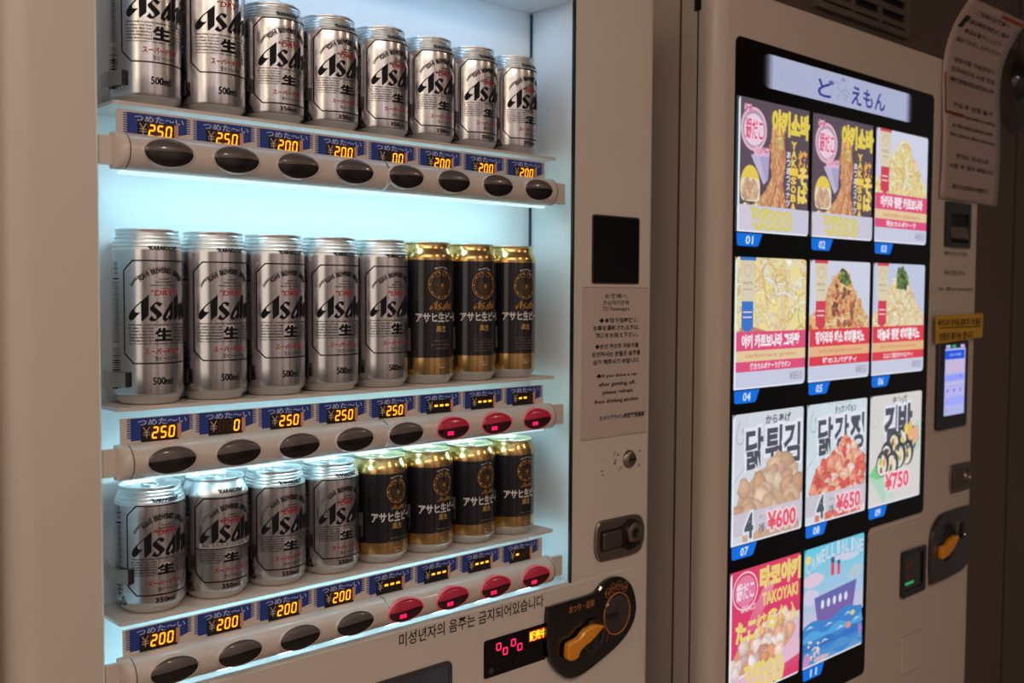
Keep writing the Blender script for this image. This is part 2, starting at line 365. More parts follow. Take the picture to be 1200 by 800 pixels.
for r in range(3):
    z0 = ROWZ[r]; zt, zb = z0 + BAR[r][0], z0 + BAR[r][1]; zc, zh = (zt + zb) / 2, (zt - zb) / 2
    # shelf
    mb = MB(); mb.prism_xy([(-46, 38), (-46, -30)] + arc(-41, -31, 5, 180, 270, 4) + arc(529, -31, 5, 270, 360, 4) + [(534, 38)], z0 - 4, z0 - .6)
    for i in range(8): mb.lathe([(33.5, z0 - .6), (34.3, z0 - .1), (34.3, z0 - .6)], i * S, 0, 40)
    sh = part(mb, 'shelf', PLAST)
    for i in range(8):
        path = [(-30, 34), (-34.6, 20), (-37, 8), (-37.2, -2), (-35.4, -10), (-32.6, -15.5), (-30.2, -18.6)] if i == 0 else [(-34.65, 30), (-34.65, 8), (-34.65, -2), (-34.65, -6), (-34.65, -9), (-34.65, -12)]
        mb = MB(); zz0, zz1 = (z0 + 17, z0 + 31) if LAY[r][i] in 'ADF' else (z0 + 30, z0 + 44)
        rows = []
        for (x, y) in path:
            x += i * S
            rows.append([(x - .5, y - .5, zz0), (x + .5, y + .3, zz0), (x + .5, y + .3, zz1), (x - .5, y - .5, zz1)])
        mb.grid(rows, 0, closed=True, smooth=False)
        x, y = path[-1]; x += i * S
        mb.box(x - 1.0, x + (2.2 if i == 0 else .6), y - (2.6 if i == 0 else 1), y - .1, zz0, zz1, 1)
        part(mb, 'can_clip', [STEEL, BLACK], sh)
    # button bar: D section with rounded ends
    mb = MB(); rows = []; N = 14
    def sec(x, k):
        out = [(x, -44, zc + zh * .98)]
        for j in range(N + 1):
            t = 1 - 2 * j / N; t = math.sin(t * math.pi / 2)
            out.append((x, bar_y(t, k), zc + zh * t))
        out.append((x, -44, zc - zh * .98)); return out
    for k in range(6):
        a = k / 5 * math.pi / 2; rows.append(sec(-46 - 8 * math.cos(a), max(.02, math.sin(a))))
    rows += [sec(-45.2, 1), sec(241, 1)]
    mb.grid(rows); mb.face(rows[0])
    rows = [sec(243, 1), sec(502, 1)]
    for k in range(1, 6):
        a = math.pi / 2 - k / 5 * math.pi / 2; rows.append(sec(503 + 7 * math.cos(a), max(.02, math.sin(a))))
    mb.grid(rows); mb.face(rows[-1])
    bar = part(mb, 'button_bar', PLAST)
    for xa, xb in ((OX0 + .5, -46), (503, 534)):
        mb = MB(); mb.box(xa, xb, -50.5, -45, zb + 3.5, zt - 3.5); part(mb, 'bar_bracket', PLAST, bar)
    for x in (-44.6, 242, 502):
        mb = MB(); mb.grid([[(x - .6, p[1] - .15, p[2]) for p in sec(0, 1)[1:-1]], [(x + .6, p[1] - .15, p[2]) for p in sec(0, 1)[1:-1]]])
        part(mb, 'bar_seam', mat('bar_seam_grey', (96, 84, 76), .6), bar)  # dark joint lines across the bar
    for i in range(8):
        cx = -8.3 + i * 68.25; a_, b_ = 23.5, 12.4; mb = MB(); lit = i in SOLD[r]
        def lens_y(z): t = max(-1, min(1, z / zh)); return bar_y(0) + (bar_y(t) - bar_y(0)) * .35
        def P(x, z, rim=1.0, bump=5.0):
            q = 1 - (x / a_) ** 2 - (z / b_) ** 2
            return (cx + x * rim, lens_y(z) - .4 - bump * math.sqrt(max(0, q)), zc + z * rim)
        NX, NZ = 20, 7
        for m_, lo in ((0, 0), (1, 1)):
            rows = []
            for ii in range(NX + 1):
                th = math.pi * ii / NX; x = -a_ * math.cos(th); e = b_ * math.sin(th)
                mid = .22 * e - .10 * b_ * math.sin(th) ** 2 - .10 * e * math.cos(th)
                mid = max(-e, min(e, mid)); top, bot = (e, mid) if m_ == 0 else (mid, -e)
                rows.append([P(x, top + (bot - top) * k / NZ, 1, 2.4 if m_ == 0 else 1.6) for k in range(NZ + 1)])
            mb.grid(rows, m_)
        # raised bezel ring round the lens
        rng = []
        for ss, dd in ((1.0, .4), (1.03, 1.7), (1.10, 1.2), (1.12, -.4)):
            rng.append([(cx + a_ * ss * math.cos(2 * math.pi * k / 40), (lens_y(b_ * ss * math.sin(2 * math.pi * k / 40)) - dd * .6 if ss < 1.1 else bar_y(max(-1, min(1, b_ * ss * math.sin(2 * math.pi * k / 40) / zh))) - dd + .9), zc + b_ * ss * math.sin(2 * math.pi * k / 40)) for k in range(40)])
        mb.grid(rng, 2, closed=True)
        if lit:
            for (x0, x1) in ((-9.6, -5.6), (-5.0, -1.0)):
                ya = P(-5, -5, 1, 1.6)[1] - .35
                mb.box(cx + x0, cx + x1, ya, ya + 1.5, zc - 7.0, zc - 2.8, 3)
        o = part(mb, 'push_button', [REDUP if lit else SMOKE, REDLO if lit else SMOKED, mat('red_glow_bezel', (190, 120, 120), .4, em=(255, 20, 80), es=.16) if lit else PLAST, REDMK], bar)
        if lit: o['label'] = 'red lit sold-out button'
    # price board with one tag per column
    mb = MB(); mb.box(-47, 503, -44, -42, z0 - 40, z0 - (5.2 if r == 2 else 9.5)); board = part(mb, 'price_board', PLAST)
    for i in range(8):
        X = -39.5 + i * 68.1 - (3.5 if r == 2 else 0); ink = Ink(); tz = (-1.5, 0, 4.2)[r]; BLUE = (38, 62, 138)
        W = 62
        ink.poly([(2, -31), (2, -10), (W - 2, -10), (W - 2, -25), (48, -28), (48, -31)], BLUE)
        for k in range(9):
            zz = -10.6 - k * 2.1
            if zz > -30: ink.rect(-1.6, 2.4, zz - 1.15, zz, BLUE, lay=False)
            if zz > -24: ink.rect(W - 2.4, W + 1.4, zz - 1.15, zz, BLUE, lay=False)
        ink.rect(11.5, 49, -33.5, -17.0, (30, 20, 18))
        ink.rect(47.5, 51.5, -31.5, -17.5, (206, 150, 120))
        ink.text('つめた〜い', 9, 57, -17.4, -11.4, (200, 205, 225), bold=.005)
        ink.line([(14, -19), (17, -23.6), (20, -19)], .9, (200, 180, 165)); ink.line([(17, -23.6), (17, -29)], .9, (200, 180, 165)); ink.line([(14, -24), (20, -24)], .8, (200, 180, 165)); ink.line([(14, -26.3), (20, -26.3)], .8, (200, 180, 165))
        pr = PRICES[r][i]
        if '-' not in pr and pr[0] != ' ': ink.rect(21, 46.5, -31, -18, (96, 42, 14))
        for k, ch in enumerate(pr):
            x = 22.5 + k * 8.2
            if ch in SEG:
                if ch == '-': ink.layer += 1; ink.rect(x + .3, x + 5.5, -25.2, -22.8, (255, 165, 30), m=1)
                else:
                    ink.layer += 1; seven(ink, ch, x, -29.6, 4.7, 9.8, (255, 160, 22), 1.45, m=1)
            else:
                ink.layer += 1; seven(ink, '8', x, -29.3, 4.9, 9.8, (74, 48, 32), 1.0)
        dz = z0 + (6 if r == 2 else (2.5 if r == 0 else 0)) * 0
        ink.build('price_tag', [PRINT, LED], board, lambda u, v, h, X=X, z0=z0, tz=tz: (X + u, -44.1 - h, z0 + tz + v), ORG)
    # light strip under the bar
    mb = MB(); mb.box(-44, 502, -46, -38, zb - 3, zb - .5); part(mb, 'light_strip', LEDSTR, bar)
    for i in range(8):
        lamp('row_lamp', (i * S, -30, zb - 6), (i * S, 14, zb - 60), .03, .014, (.46, .83, 1), .041)
    lamp('shelf_back_lamp', (242, -36, z0 - 40), (242, 20, z0 - 22), .52, .012, (.46, .85, 1), .10)
mb = MB(); mb.box(-44, 502, -40, -28, 479, 482); part(mb, 'light_strip', LEDSTR)
for i in range(8): lamp('row_lamp', (i * S, -30, 474), (i * S, 20, 340), .03, .014, (.36, .66, 1), .030)

# bits of the door right of the window
mb = MB(); mb.prism_xz(rrect(590, 684, 121.5, 211, 3), YF - .4, YF + 1); mb2 = MB()
part(mb, 'dark_display_window', SCREENB)
mb = MB(); frame_mb(mb, rrect(588.6, 685.4, 120.2, 212.4, 4), rrect(590.6, 683.4, 122.2, 210.4, 2.5), YF - 1.2, YF); part(mb, 'window_bezel', mat('dark_grey_plastic', (52, 46, 44), .4))
mb = MB(); mb.lathe([(0, -8), (8, -8), (8.5, -6), (11, -5), (12.5, -3), (13, 1)], 669, -122.5, 32, axis='y')
for v in mb.v: v.y += YF + 1
lock = part(mb, 'key_lock', SATIN)
mb = MB(); mb.box(663, 675, YF - 8.2, YF - 7, -124, -121); part(mb, 'keyhole', BLACK, lock)
# small old glue marks round the lock
ink = Ink(); random.seed(4)
for (x, z) in ((640, -112), (646, -113), (640, -125), (646, -136), (652, -134), (612, -134), (614, -140), (692, -113), (690, -132), (640, -122)):
    for k in range(2):
        a, b = x + random.uniform(-2, 2), z + random.uniform(-2, 2)
        ink = Ink(); ink.poly([(a + random.uniform(1.2, 3.4) * math.cos(t), b + random.uniform(.4, 1.8) * math.sin(t)) for t in (0, 1, 2, 3.1, 4.2, 5.2)], (116, 92, 78)); ink.build('glue_mark', PRINT, mach, flat(YF), ORG)
# swing handle
mb = MB(); hs = smooth_loop([(599, -213), (606, -202), (625, -201), (682, -202), (697, -210), (703, -228), (698, -248), (684, -258), (625, -258), (606, -255), (598, -240)], 4)
mb.prism_xz(hs, YF - 4, YF, bev=2.5); hd = part(mb, 'handle_plate', SATIN)
mb = MB(); ih = smooth_loop([(607, -218), (612, -214), (640, -214), (655, -211), (668, -206), (686, -212), (693, -228), (686, -244), (668, -250), (655, -245), (640, -243), (612, -243), (607, -238)], 3)
mb.prism_xz(ih, YF - 4.6, YF - 3.6); part(mb, 'handle_recess', mat('dark_steel', (70, 58, 52), .35, .9), hd)
mb = MB(); mb.prism_xz(rrect(610, 648, -240.5, -217, 3), YF - 8, YF - 4.5, bev=1.5); part(mb, 'lever', mat('grey_lever_steel', (105, 90, 84), .35, .8), hd)
mb = MB(); mb.lathe([(0, -4.5), (6, -4.5), (7, -10), (11, -10.5), (14.5, -9), (15, -4)], 674, -226, 32, axis='y')
for v in mb.v: v.y += YF
part(mb, 'lock_cylinder', SATIN, hd)
mb = MB(); mb.lathe([(0, -5.4), (6, -5.4)], 674, -226, 24, axis='y')
for v in mb.v: v.y += YF
mb.box(664, 682, YF - 11.4, YF - 10, -243, -238); part(mb, 'keyhole', BLACK, hd)
# Korean warning, red LED display, delivery window, on the lower plate
YP = YF - 2.5
ink = Ink(); ink.text('미성년자의 음주는 금지되어있습니다', 268, 500, -295, -279.5, (28, 24, 28), bold=.014)
ink.build('warning_lettering', PRINT, mach, flat(YP), ORG)
mb = MB(); mb.prism_xz(rrect(397, 505, -365, -317.5, 3), YP - .6, YP + 1); ld = part(mb, 'led_display', SCREENB)
ink = Ink()
for x, z in ((418, -333.5), (429, -341.5), (443, -334), (454, -342)):
    ink.line([(x + 1, z), (x + 6, z), (x + 7, z + 1.2), (x + 7, z + 6.8), (x + 6, z + 8), (x + 1, z + 8), (x, z + 6.8), (x, z + 1.2)], 1.5, (255, 30, 90), m=0, closed=True)
ink.rect(474, 504, -336, -322.5, (165, 22, 6)); ink.text('販売中', 475, 503, -335, -323.5, (255, 200, 40), bold=.02)
ink.build('led_message', LED, ld, flat(YP - .6), ORG)
ink = Ink()
for x0 in (420, 447, 474): ink.line([(x0, -357), (x0 + 17, -357), (x0 + 17, -350), (x0, -350)], .5, (40, 34, 34), closed=True)
ink.poly(ell(409, -357, 4, 4, 14), (60, 56, 56)); ink.build('panel_mark', PRINT, ld, flat(YP - .6), ORG)
mb = MB(); frame_mb(mb, rrect(20, 346, -470, -327, 9), rrect(25, 341, -465, -331.5, 6), YP - 1.5, YP + 20)
part(mb, 'delivery_window_frame', mat('window_rim_grey', (64, 60, 64), .35))
mb = MB(); mb.prism_xz(rrect(25, 341, -465, -331.5, 6), YP - .4, YP); part(mb, 'delivery_window_pane', mat('smoky_blue_window', (58, 64, 78), .18, noise=.9, nscale=22, coat=.6))
# coin and change panel
co = smooth_loop([(502, -301), (509, -296.5), (540, -296), (580, -295.5), (596, -293.5), (608, -285.5), (627, -280.5), (648, -283.5), (668, -297), (678, -318), (679, -340), (668, -360), (642, -378), (600, -393), (570, -401), (548, -401), (527, -390), (509, -370), (502, -345)], 3)
mb = MB(); mb.prism_xz(co, YP - 7, YP, bev=2.5); cpan = part(mb, 'coin_panel', GLOSSB)
YC = YP - 7
mb = MB(); mb.lathe([(0, -1.2), (20, -1.5), (24.5, -2.2), (26, -.6)], 635, -331, 40, axis='y')
for v in mb.v: v.y += YC
part(mb, 'coin_slot_dish', mat('grey_lens_plastic', (60, 54, 52), .22, .3, coat=.8), cpan)
mb = MB(); mb.tube([(x, YC - 1.4, z) for x, z in ell(635, -331, 27, 28.5, 48)], 1.1, 6, closed=True); part(mb, 'coin_slot_ring', mat('orange_ring', (176, 104, 48), .4), cpan)
mb = MB(); mb.box(615, 636, YC - 3.4, YC - 1.6, -333.5, -330); part(mb, 'coin_slot', BLACK, cpan)
mb = MB(); mb.lathe([(0, -3), (16, -3.2), (20, -5), (23, -4), (24, 0)], 585, -350, 40, axis='y')
for v in mb.v: v.y += YC
part(mb, 'lever_hub', GLOSSB, cpan)
lv = smooth_loop([(528, -354), (528, -366), (536, -371), (548, -370), (552, -363), (561, -358), (575, -353), (597, -340), (595, -337), (579, -333), (560, -337), (549, -344), (531, -347)], 3)
mb = MB(); mb.prism_xz(lv, YC - 12, YC - 4, bev=2.5); part(mb, 'change_lever', ORANGE, cpan)
ink = Ink(); GO = (190, 116, 60)
ink.text('おつり・返却', 541, 589, -312, -302, GO, bold=.01); ink.build('coin_lettering', PRINT, cpan, flat(YC), ORG)
for x, z in ((617, -299.5), (628, -294.5), (640, -293.5), (652, -298)):
    ink = Ink(); ink.line(ell(x, z, 5.4, 6.2, 20), .7, GO, closed=True); ink.text({617: '10', 628: '50', 640: '100', 652: '500'}[x], x - 3.6, x + 3.6, z - 2.4, z + 2.4, GO); ink.build('coin_mark', PRINT, cpan, flat(YC), ORG)
ink = Ink()
ink.line(ell(600, -352, 18, 24, 12, -35, 50), 1.3, (170, 100, 60)); ink.build('turn_mark', PRINT, cpan, flat(YC), ORG)

# ------------------------------------------------------------------ paper notice on the door
nt_ = empty('paper_notice', (638, YF, -88)); tag(nt_, 'long white paper notice taped on the cream door beside the cans', 'notice')
NO = (638, YF, -88)
mb = MB(); mb.prism_xz([(570, -88), (706, -87), (706, 116), (570.5, 115)], YF - .7, YF - .05); mb.build('paper_sheet', PAPER, nt_, NO)
ink = Ink(); K = (40, 32, 36)
rowsN = [('お客様へ', 615, 661, 104, 0), ('손님여러분께', 611, 664, 95, 0), ('TO Passengers', 610, 666, 86, 0),
         ('◆本船下船時後に', 604, 683, 71, .012), ('お車を運転される方は、', 592, 688, 61, .012), ('飲酒をお控え下さい。', 596, 685, 51, .012),
         ('◆본선 하선후 자동차를', 596, 686, 36, .012), ('운전하시는 분들은 음주를', 590, 690, 25.5, .012), ('삼가 해주시기 바랍니다.', 592, 688, 15, .012),
         ('◆If you drive a car', 599, 684, -4, .008), ('after getting off,', 604, 680, -16, .008), ('please refrain', 612, 674, -27, .008), ('from drinking alcohol.', 596, 687, -39, .008),
         ('カメリアライン㈱旅客営業部', 606, 700, -61, .014)]
for t, a, b, z, bo in rowsN: ink.text(t, a, b, z - 3.4, z + 3.4, K, bold=bo + .008)
for q in ((570, 706, 115.3, 116), (570, 706, -88, -87.3)): ink.rect(*q, (150, 130, 122))
ink.build('printed_text', PRINT, nt_, flat(YF - .7), NO)

# ------------------------------------------------------------------ beer cans
def A2(az): return math.radians(az)
def on_can(r=33.1, az0=3.0):
    def fn(u, v, h):
        a = math.radians(az0) + u / r; R = (r(v) if callable(r) else r) + .07 + h * .6
        return (R * math.sin(a), -R * math.cos(a), v)
    return fn
def on_prof(prof, az0=3.0):
    P = sorted([(z, r) for r, z in prof])
    def rad(z):
        for (a, ra), (b, rb) in zip(P, P[1:]):
            if a <= z <= b and b > a: return ra + (rb - ra) * (z - a) / (b - a)
        return 33.1
    def fn(u, v, h):
        a = math.radians(az0) + u / 33.1; R = max(rad(v), rad(v + 1.2), rad(v - 1.2)) + .1 + h * .6
        return (R * math.sin(a), -R * math.cos(a), v)
    return fn
LOGO = [
    [(-13.5, 24.6), (-19.5, 19.2), (-25.4, 14.1), (-30.4, 8.5), (-32.4, 4.6), (-32.2, 1.6), (-30.2, -.4), (-27.5, 1.4), (-24.8, 4.3), (-21.3, 7.9), (-24.0, 7.5), (-26.5, 8.0), (-26.9, 9.9), (-25.4, 12.6), (-20.6, 17.0), (-20.4, -0.3), (-19.5, -0.5), (-13.9, 4.6)],
    [(-1.3, 16.3), (-3.5, 13.0), (-5.3, 14.1), (-7.0, 16.0), (-8.5, 14.9), (-8.5, 13.1), (-2.1, 7.4), (-1.4, 5.0), (-7.9, -0.4), (-10.7, -0.8), (-13.9, 1.1), (-11.0, 4.9), (-9.6, 2.4), (-7.9, 1.5), (-6.6, 2.8), (-6.9, 4.6), (-12.6, 10.2), (-12.6, 12.6), (-7.7, 17.3), (-5.0, 17.9)],
    [(10.3, 19.0), (10.3, 2.2), (6.4, -0.5), (6.0, 3.2), (3.2, -.3), (1.2, -0.7), (-0.7, 1.3), (-0.3, 4.8), (2.2, 8.8), (5.0, 12.6)],
    [(17.0, 25.0), (12.0, 20.5), (12.0, -.5), (16.4, 3.5), (16.4, 10.0), (19.4, 13.8), (19.4, -.6), (23.6, 3.3), (23.6, 17.6), (19.6, 15.4), (16.6, 12.2)],
    [(29.6, 18.0), (25.4, 14.4), (25.4, -.5), (29.6, 3.4)], [(30.4, 24.0), (26.0, 19.6), (29.6, 19.4)]]
def logo(ink, x, z, k, col, m=0, kz=None):
    kz = kz or k
    for P in LOGO: ink.poly([(x + a * k, z + b * kz) for a, b in P], col, m)
    if m == 0: pass
    ink.poly([(x + a * k, z + b * kz) for a, b in [(2.4, 3.0), (6.2, 9.6), (6.5, 6.0), (3.1, 2.0)]], (176, 168, 168) if col[0] < 90 else (30, 24, 26), m)
def silver_label(zf0, zf1, zk, zarc, zdry, zlogo, ztx, zkj, zka, zsei, zml, ml, variant=False):
    ink = Ink(); K = (24, 22, 26); R = (176, 34, 48); c = 9.5; W = 37.5
    ink.line([(-W + c, zf1), (W - c, zf1), (W, zf1 - c), (W, zf0 + c), (W - c, zf0), (-W + c, zf0), (-W, zf0 + c), (-W, zf1 - c)], 1.35, K, closed=True)
    ink.text('"KARAKUCHI"', -14, 16, zk - 1.9, zk + 1.7, K, bold=.05, shear=.15)
    # arched brewery line between two thin arcs with barley ears
    def archy(R0, zt):
        def fn(u, v):
            a = u / R0; return ((R0 + v) * math.sin(a), zt - R0 + (R0 + v) * math.cos(a))
        return fn
    f = archy(30, zarc - 5.5)
    ink.text('ASAHI  BREWERIES  LIMITED', -23, 23, 0, 5.0, K, bold=.045, fn=f)
    ink.line([archy(30, zarc)(u, 1.0) for u in range(-34, 35, 4)], .45, (110, 104, 104))
    for sgn in (-1, 1):
        for k in range(3): ink.line([(sgn * (17 + k * 1.5), zarc - 6 - k * 1.5), (sgn * (25 + k), zarc - 9.5 - k * 2.2), (sgn * (31 - k), zarc - 17 - k)], .6, (90, 84, 84))
    zz = zarc - 10
    for t, wd in (('ASAHI', 5), ('DRAFT BEER', 8), ('BREWED FOR ALL YOUR TASTES', 12.5)):
        ink.text(t, -wd + .5, wd + .5, zz - 2.0, zz - .6, K, bold=.01); zz -= 3.0
    ink.text('SUPER', -4, 5, zdry + 6.2, zdry + 7.4, R)
    ink.text('"DRY"', -12, 13, zdry, zdry + 5.2, R, bold=.012, shear=.2)
    logo(ink, 0, zlogo, 1, K)
    T = ['ASAHI BEER IS BREWED FROM QUALITY INGREDIENTS BY', 'BY USING OUR PURE', 'CULTURED YEAST AND', 'ADVANCED BREWING', 'THIS REFRESHING', 'WITH SMOOTHNESS', 'YOU CAN ENJOY THE GREAT TASTE OF ASAHI BEER']
    T2 = ['', 'SELECTED MALTS', 'HOPS AND RICE', 'TECHNIQUES FOR', 'DRY BEER TASTE', 'AND RICHNESS', '']
    z1, z0_ = ztx; dz = (z1 - z0_) / 6
    for k in range(7):
        z = z1 - k * dz; h = dz * .28
        if T2[k]: ink.text(T[k], -33, -9.5, z - h, z + h, K, shear=.2, bold=.01); ink.text(T2[k], 10, 33, z - h, z + h, K, shear=.2, bold=.01)
        else: ink.text(T[k], -33, 33, z - h, z + h, K, shear=.2, bold=.01)
    if variant:
        ink.rect(-33, 33, ztx[0] + .2, ztx[0] + 5.2, (168, 162, 162)); ink.text('洗練されたクリアな味、辛口。', -30, 30, ztx[0] + 1.2, ztx[0] + 5, K, bold=.02); ink.line([(-W, ztx[0] - .6), (W, ztx[0] - .6)], .6, K)
    ink.text('生', -7.6, 8.2, zkj[0], zkj[1], (226, 222, 222), bold=.09); ink.text('生', -7.6, 8.2, zkj[0], zkj[1], K, bold=.04)
    ink.text('スーパードライ', -17.5, 17.5, zka[0], zka[1], R, bold=.015)
    ink.text('生ビール', -8.5, 6.5, zsei[0], zsei[1], K, bold=.0); ink.text('（非熱処理）', 7.5, 15, zsei[0] + 1, zsei[1] - 1, K)
    ink.text(ml, -10.5, 9, zml[0], zml[1], K, bold=.012)
    # recycling triangle, ingredients and bar code on the side of the can
    x = -43.5; z = zml[0] - 2
    ink.line([(x - 4, z), (x + 4, z), (x, z + 7.5)], 1.1, K, closed=True); ink.text('アルミ', x - 2, x + 3, z + 1.2, z + 3.2, K)
    x = -49.5
    ink.line([(x, zf1 - 1), (x + 2.5, zf1 - 8), (x - 2.5, zf1 - 8)], .8, K, closed=True)
    ink.text('お酒', x - 3, x + 3, zf1 - 14, zf1 - 10, K); ink.rect(x - 4, x + 4, zf1 - 18, zf1 - 16.5, K)
    for k in range(int((zf1 - zf0) * .32)): ink.rect(x - 4, x + 4 - (k % 3), zf1 - 21 - k * 1.9, zf1 - 20.1 - k * 1.9, (110, 110, 116))
    zz = zf0 + 14
    while zz > zml[0] - 3:
        ink.rect(x - 5, x + 4.5, zz - random.choice((.4, .8, 1.2)), zz, K); zz -= 2.2
    return ink
def black_label(z0, z1, cz, cr, azc, zlogo, kan, bn, note, span, gz):
    ink = Ink(); G = (170, 122, 62); W = (214, 210, 208); cx = math.radians(azc) * 33.1
    # Munich dark lettering and the round ear-of-wheat wreath
    def f(u, v): a = u / 16; return (cx + (16 + v) * math.sin(a), cz + 2 + (16 + v) * math.cos(a) - 0)
    ink.text('Munich Type', -9, 9, 0, 2.6, W, bold=.01, fn=lambda u, v: (cx + (cr + 2.5 + v) * math.sin(u / (cr + 4)), cz + (cr + 2.5 + v) * math.cos(u / (cr + 4))))
    ink.line([(cx + (cr + .9) * math.sin(t / 20), cz + (cr + .9) * math.cos(t / 20)) for t in range(-14, 15, 2)], .4, G)
    ink.line(ell(cx, cz, cr, cr, 40, 110, 430), 1.0, G); ink.line(ell(cx, cz, cr - 2.6, cr - 2.6, 40, 118, 422), .5, G)
    for s in (-1, 1):
        ink.line(ell(cx + s * cr * .28, cz + cr * .80, cr * .18, cr * .2, 14), .7, G, closed=True)
    for k in range(9):
        a = math.radians(-60 + k * 37.5)
        ink.poly(ell(cx + (cr - 1.4) * math.sin(math.pi + a), cz + (cr - 1.4) * math.cos(math.pi + a), .95, .95, 8), (205, 160, 90))
    for k in range(15):
        a = math.radians(115 + k * 21.5 * .62 + 0); d = Vector((math.cos(a), math.sin(a)))
        for s in (-1, 1):
            q = Vector((s * abs(d.x), d.y))
            ink.line([(cx + q.x * 2.5, cz + q.y * 2.5 - 1), (cx + q.x * (cr - 4.4), cz + q.y * (cr - 4.4))], .55, (104, 78, 48), lay=False)
    ink.poly([(cx, cz + cr * .42), (cx + 1.3, cz), (cx + .4, cz - 4), (cx - 1.6, cz - 1)], (60, 40, 34)); ink.poly(ell(cx + .5, cz - 1, 1.5, 2.2, 10), (190, 150, 90))
    logo(ink, cx + 1, zlogo[0], (zlogo[1] - zlogo[0]) / 24.6 * 1.12, G, kz=(zlogo[1] - zlogo[0]) / 24.6)
    ink.text('アサヒ生ビール', cx - 31, cx + 31, kan[0], kan[1], W, bold=.035)
    ink.text('黒生', cx - 7, cx + 6, bn[0], bn[1], (190, 160, 90), bold=.02)
    if note == 1: L_ = [('深みのあるコクと', 10), ('まろやかな味わい', 13), ('＊当社比較＊', 10)]
    else: L_ = [('・・・・・・・・・・・・', 15), ('コクのある黒生ビール麦芽の香り', 14), ('ほどよい苦味と甘みの調和した', 14), ('まろやかな味わいをお楽しみ', 14), ('いただける黒ビールです。', 14)]
    z = bn[0] - (kan[1] - kan[0]) * .9
    for t, wd in L_:
        h = 2.6 if note == 1 else 1.9
        ink.text(t, cx - wd, cx + wd, z - h, z, (150, 128, 112)); z -= h + 1.6
    for k in range(18): ink.rect(-50, -43, z0 + 8 + k * 1.5, z0 + 8.9 + k * 1.5, (150, 150, 156))
    ink.text('生ビール', cx - 5, cx + 5, gz + 3.0, gz + 5.6, (236, 220, 190)); ink.text('500ml' if z1 > 130 else '350ml', cx - 4, cx + 4, gz - .6, gz + 1.8, (236, 220, 190))
    return ink
def can_profile(kind, H):
    bot = [(0, 6), (18, 5), (23, 2), (24.5, .2), (26, 0), (27.2, .8), (28.5, 3.2), (30.6, 6.2), (32.4, 8.2), (33.1, 11)]
    zs = {167.5: 147.5, 122.0: 104.5}[H]
    body = [(33.1, 11 + (zs - 11) * k / 8) for k in range(1, 9)]
    if kind == 'ring':
        neck = [(33.0, zs + 1)]; n = 4; step = (H - 3.5 - zs - 1) / n
        for k in range(n):
            zz = zs + 1 + step * k; rr = 33.0 - (33.0 - 29.0) * k / (n - 1 + .3)
            neck += [(rr - .9, zz + step * .18), (rr - 1.0, zz + step * .35), (rr - .2, zz + step * .62), (rr - .35, zz + step * .85)]
        neck += [(28.6, H - 3.6), (28.6, H - 2.6)]
    else:
        neck = [(33.0, zs + 1.5), (32.5, zs + 4), (31.2, zs + 7.5), (29.6, zs + 10.5), (28.6, zs + 13), (28.3, H - 3.2)]
    rim = [(29.2, H - 2.4), (29.6, H - 1.2), (29.4, H - .2), (28.8, H), (28.2, H - .5)]
    return bot, body, neck, rim
def make_can(name, kind, H, ink, gold):
    o = bpy.data.objects.new(name, None); COL.objects.link(o); o.empty_display_size = .02
    bot, body, neck, rim = can_profile(kind, H)
    mb = MB()
    if gold:
        z0, z1 = gold
        lo = [(33.1, 11), (33.1, z0)]; mi = [(33.1, z0)] + [(33.1, z0 + (z1 - z0) * k / 6) for k in range(1, 7)]; hi = [(33.1, z1)] + neck
        mb.lathe(bot, seg=96, m=2); mb.lathe(lo, seg=96, m=0); mb.lathe(mi, seg=96, m=1); mb.lathe(hi, seg=96, m=0); mb.lathe([neck[-1]] + rim, seg=96, m=3)
        mats = [GOLD, DARKCAN, ALUL, GOLDL]
    else:
        mb.lathe(bot[:-1], seg=96, m=1); mb.lathe(bot[-2:] + body, seg=96, m=0); mb.lathe([body[-1]] + neck + rim, seg=96, m=1)
        mats = [ALU, ALUL]
    mb.build('can_body', mats, o)
    mb = MB(); mb.lathe([(28.2, H - .5), (27.6, H - 5.2), (26.2, H - 6.2), (25, H - 5), (23.8, H - 4.6), (0, H - 4.4)], seg=64); mb.build('lid', GOLDL if gold else ALUL, o)
    mb = MB(); mb.tube([(x, y, H - 3.2) for x, y in ell(2, 6, 7.5, 11, 24)], 1.1, 6, closed=True); mb.tube([(x, y, H - 3.0) for x, y in ell(2, 1, 2.2, 2.2, 12)], 1.2, 6, closed=True)
    mb.build('pull_tab', GOLDL if gold else ALUL, o)
    P = bot + body + neck
    lb = ink.build('label_print', [INKGOLD if gold else INKCAN], o, on_prof(P), cuts=2.6)
    return o
random.seed(2)
inkA = silver_label(39.5, 137, 149, 131, 104, 80.2, (76, 58), (61, 73), (48, 53.6), (42, 46.2), (19, 26), '500ml')
inkB = silver_label(18.5, 105, 110, 97, 76.5, 56, (53.5, 38), (38.6, 48), (27.6, 32.2), (22.4, 25.6), (11.2, 15.6), '350ml')
inkC = silver_label(18.5, 103, 110, 97, 76.5, 58, (52.5, 38), (38.6, 47), (27.6, 32.2), (22.4, 25.6), (11.2, 15.6), '350ml', True)
inkD = black_label(31, 146, 117, 16.4, -9, (87.5, 98.5), (73.5, 84), (61.5, 68.5), 1, (31, 146), 19)
inkD2 = black_label(31, 146, 117, 16.4, -9, (87.5, 98.5), (73.5, 84), (61.5, 68.5), 2, (31, 146), 19)
inkE = black_label(24, 103, 82.5, 13.4, -2, (61.5, 68.0), (48.5, 59), (39.8, 46.6), 1, (24, 103), 13)
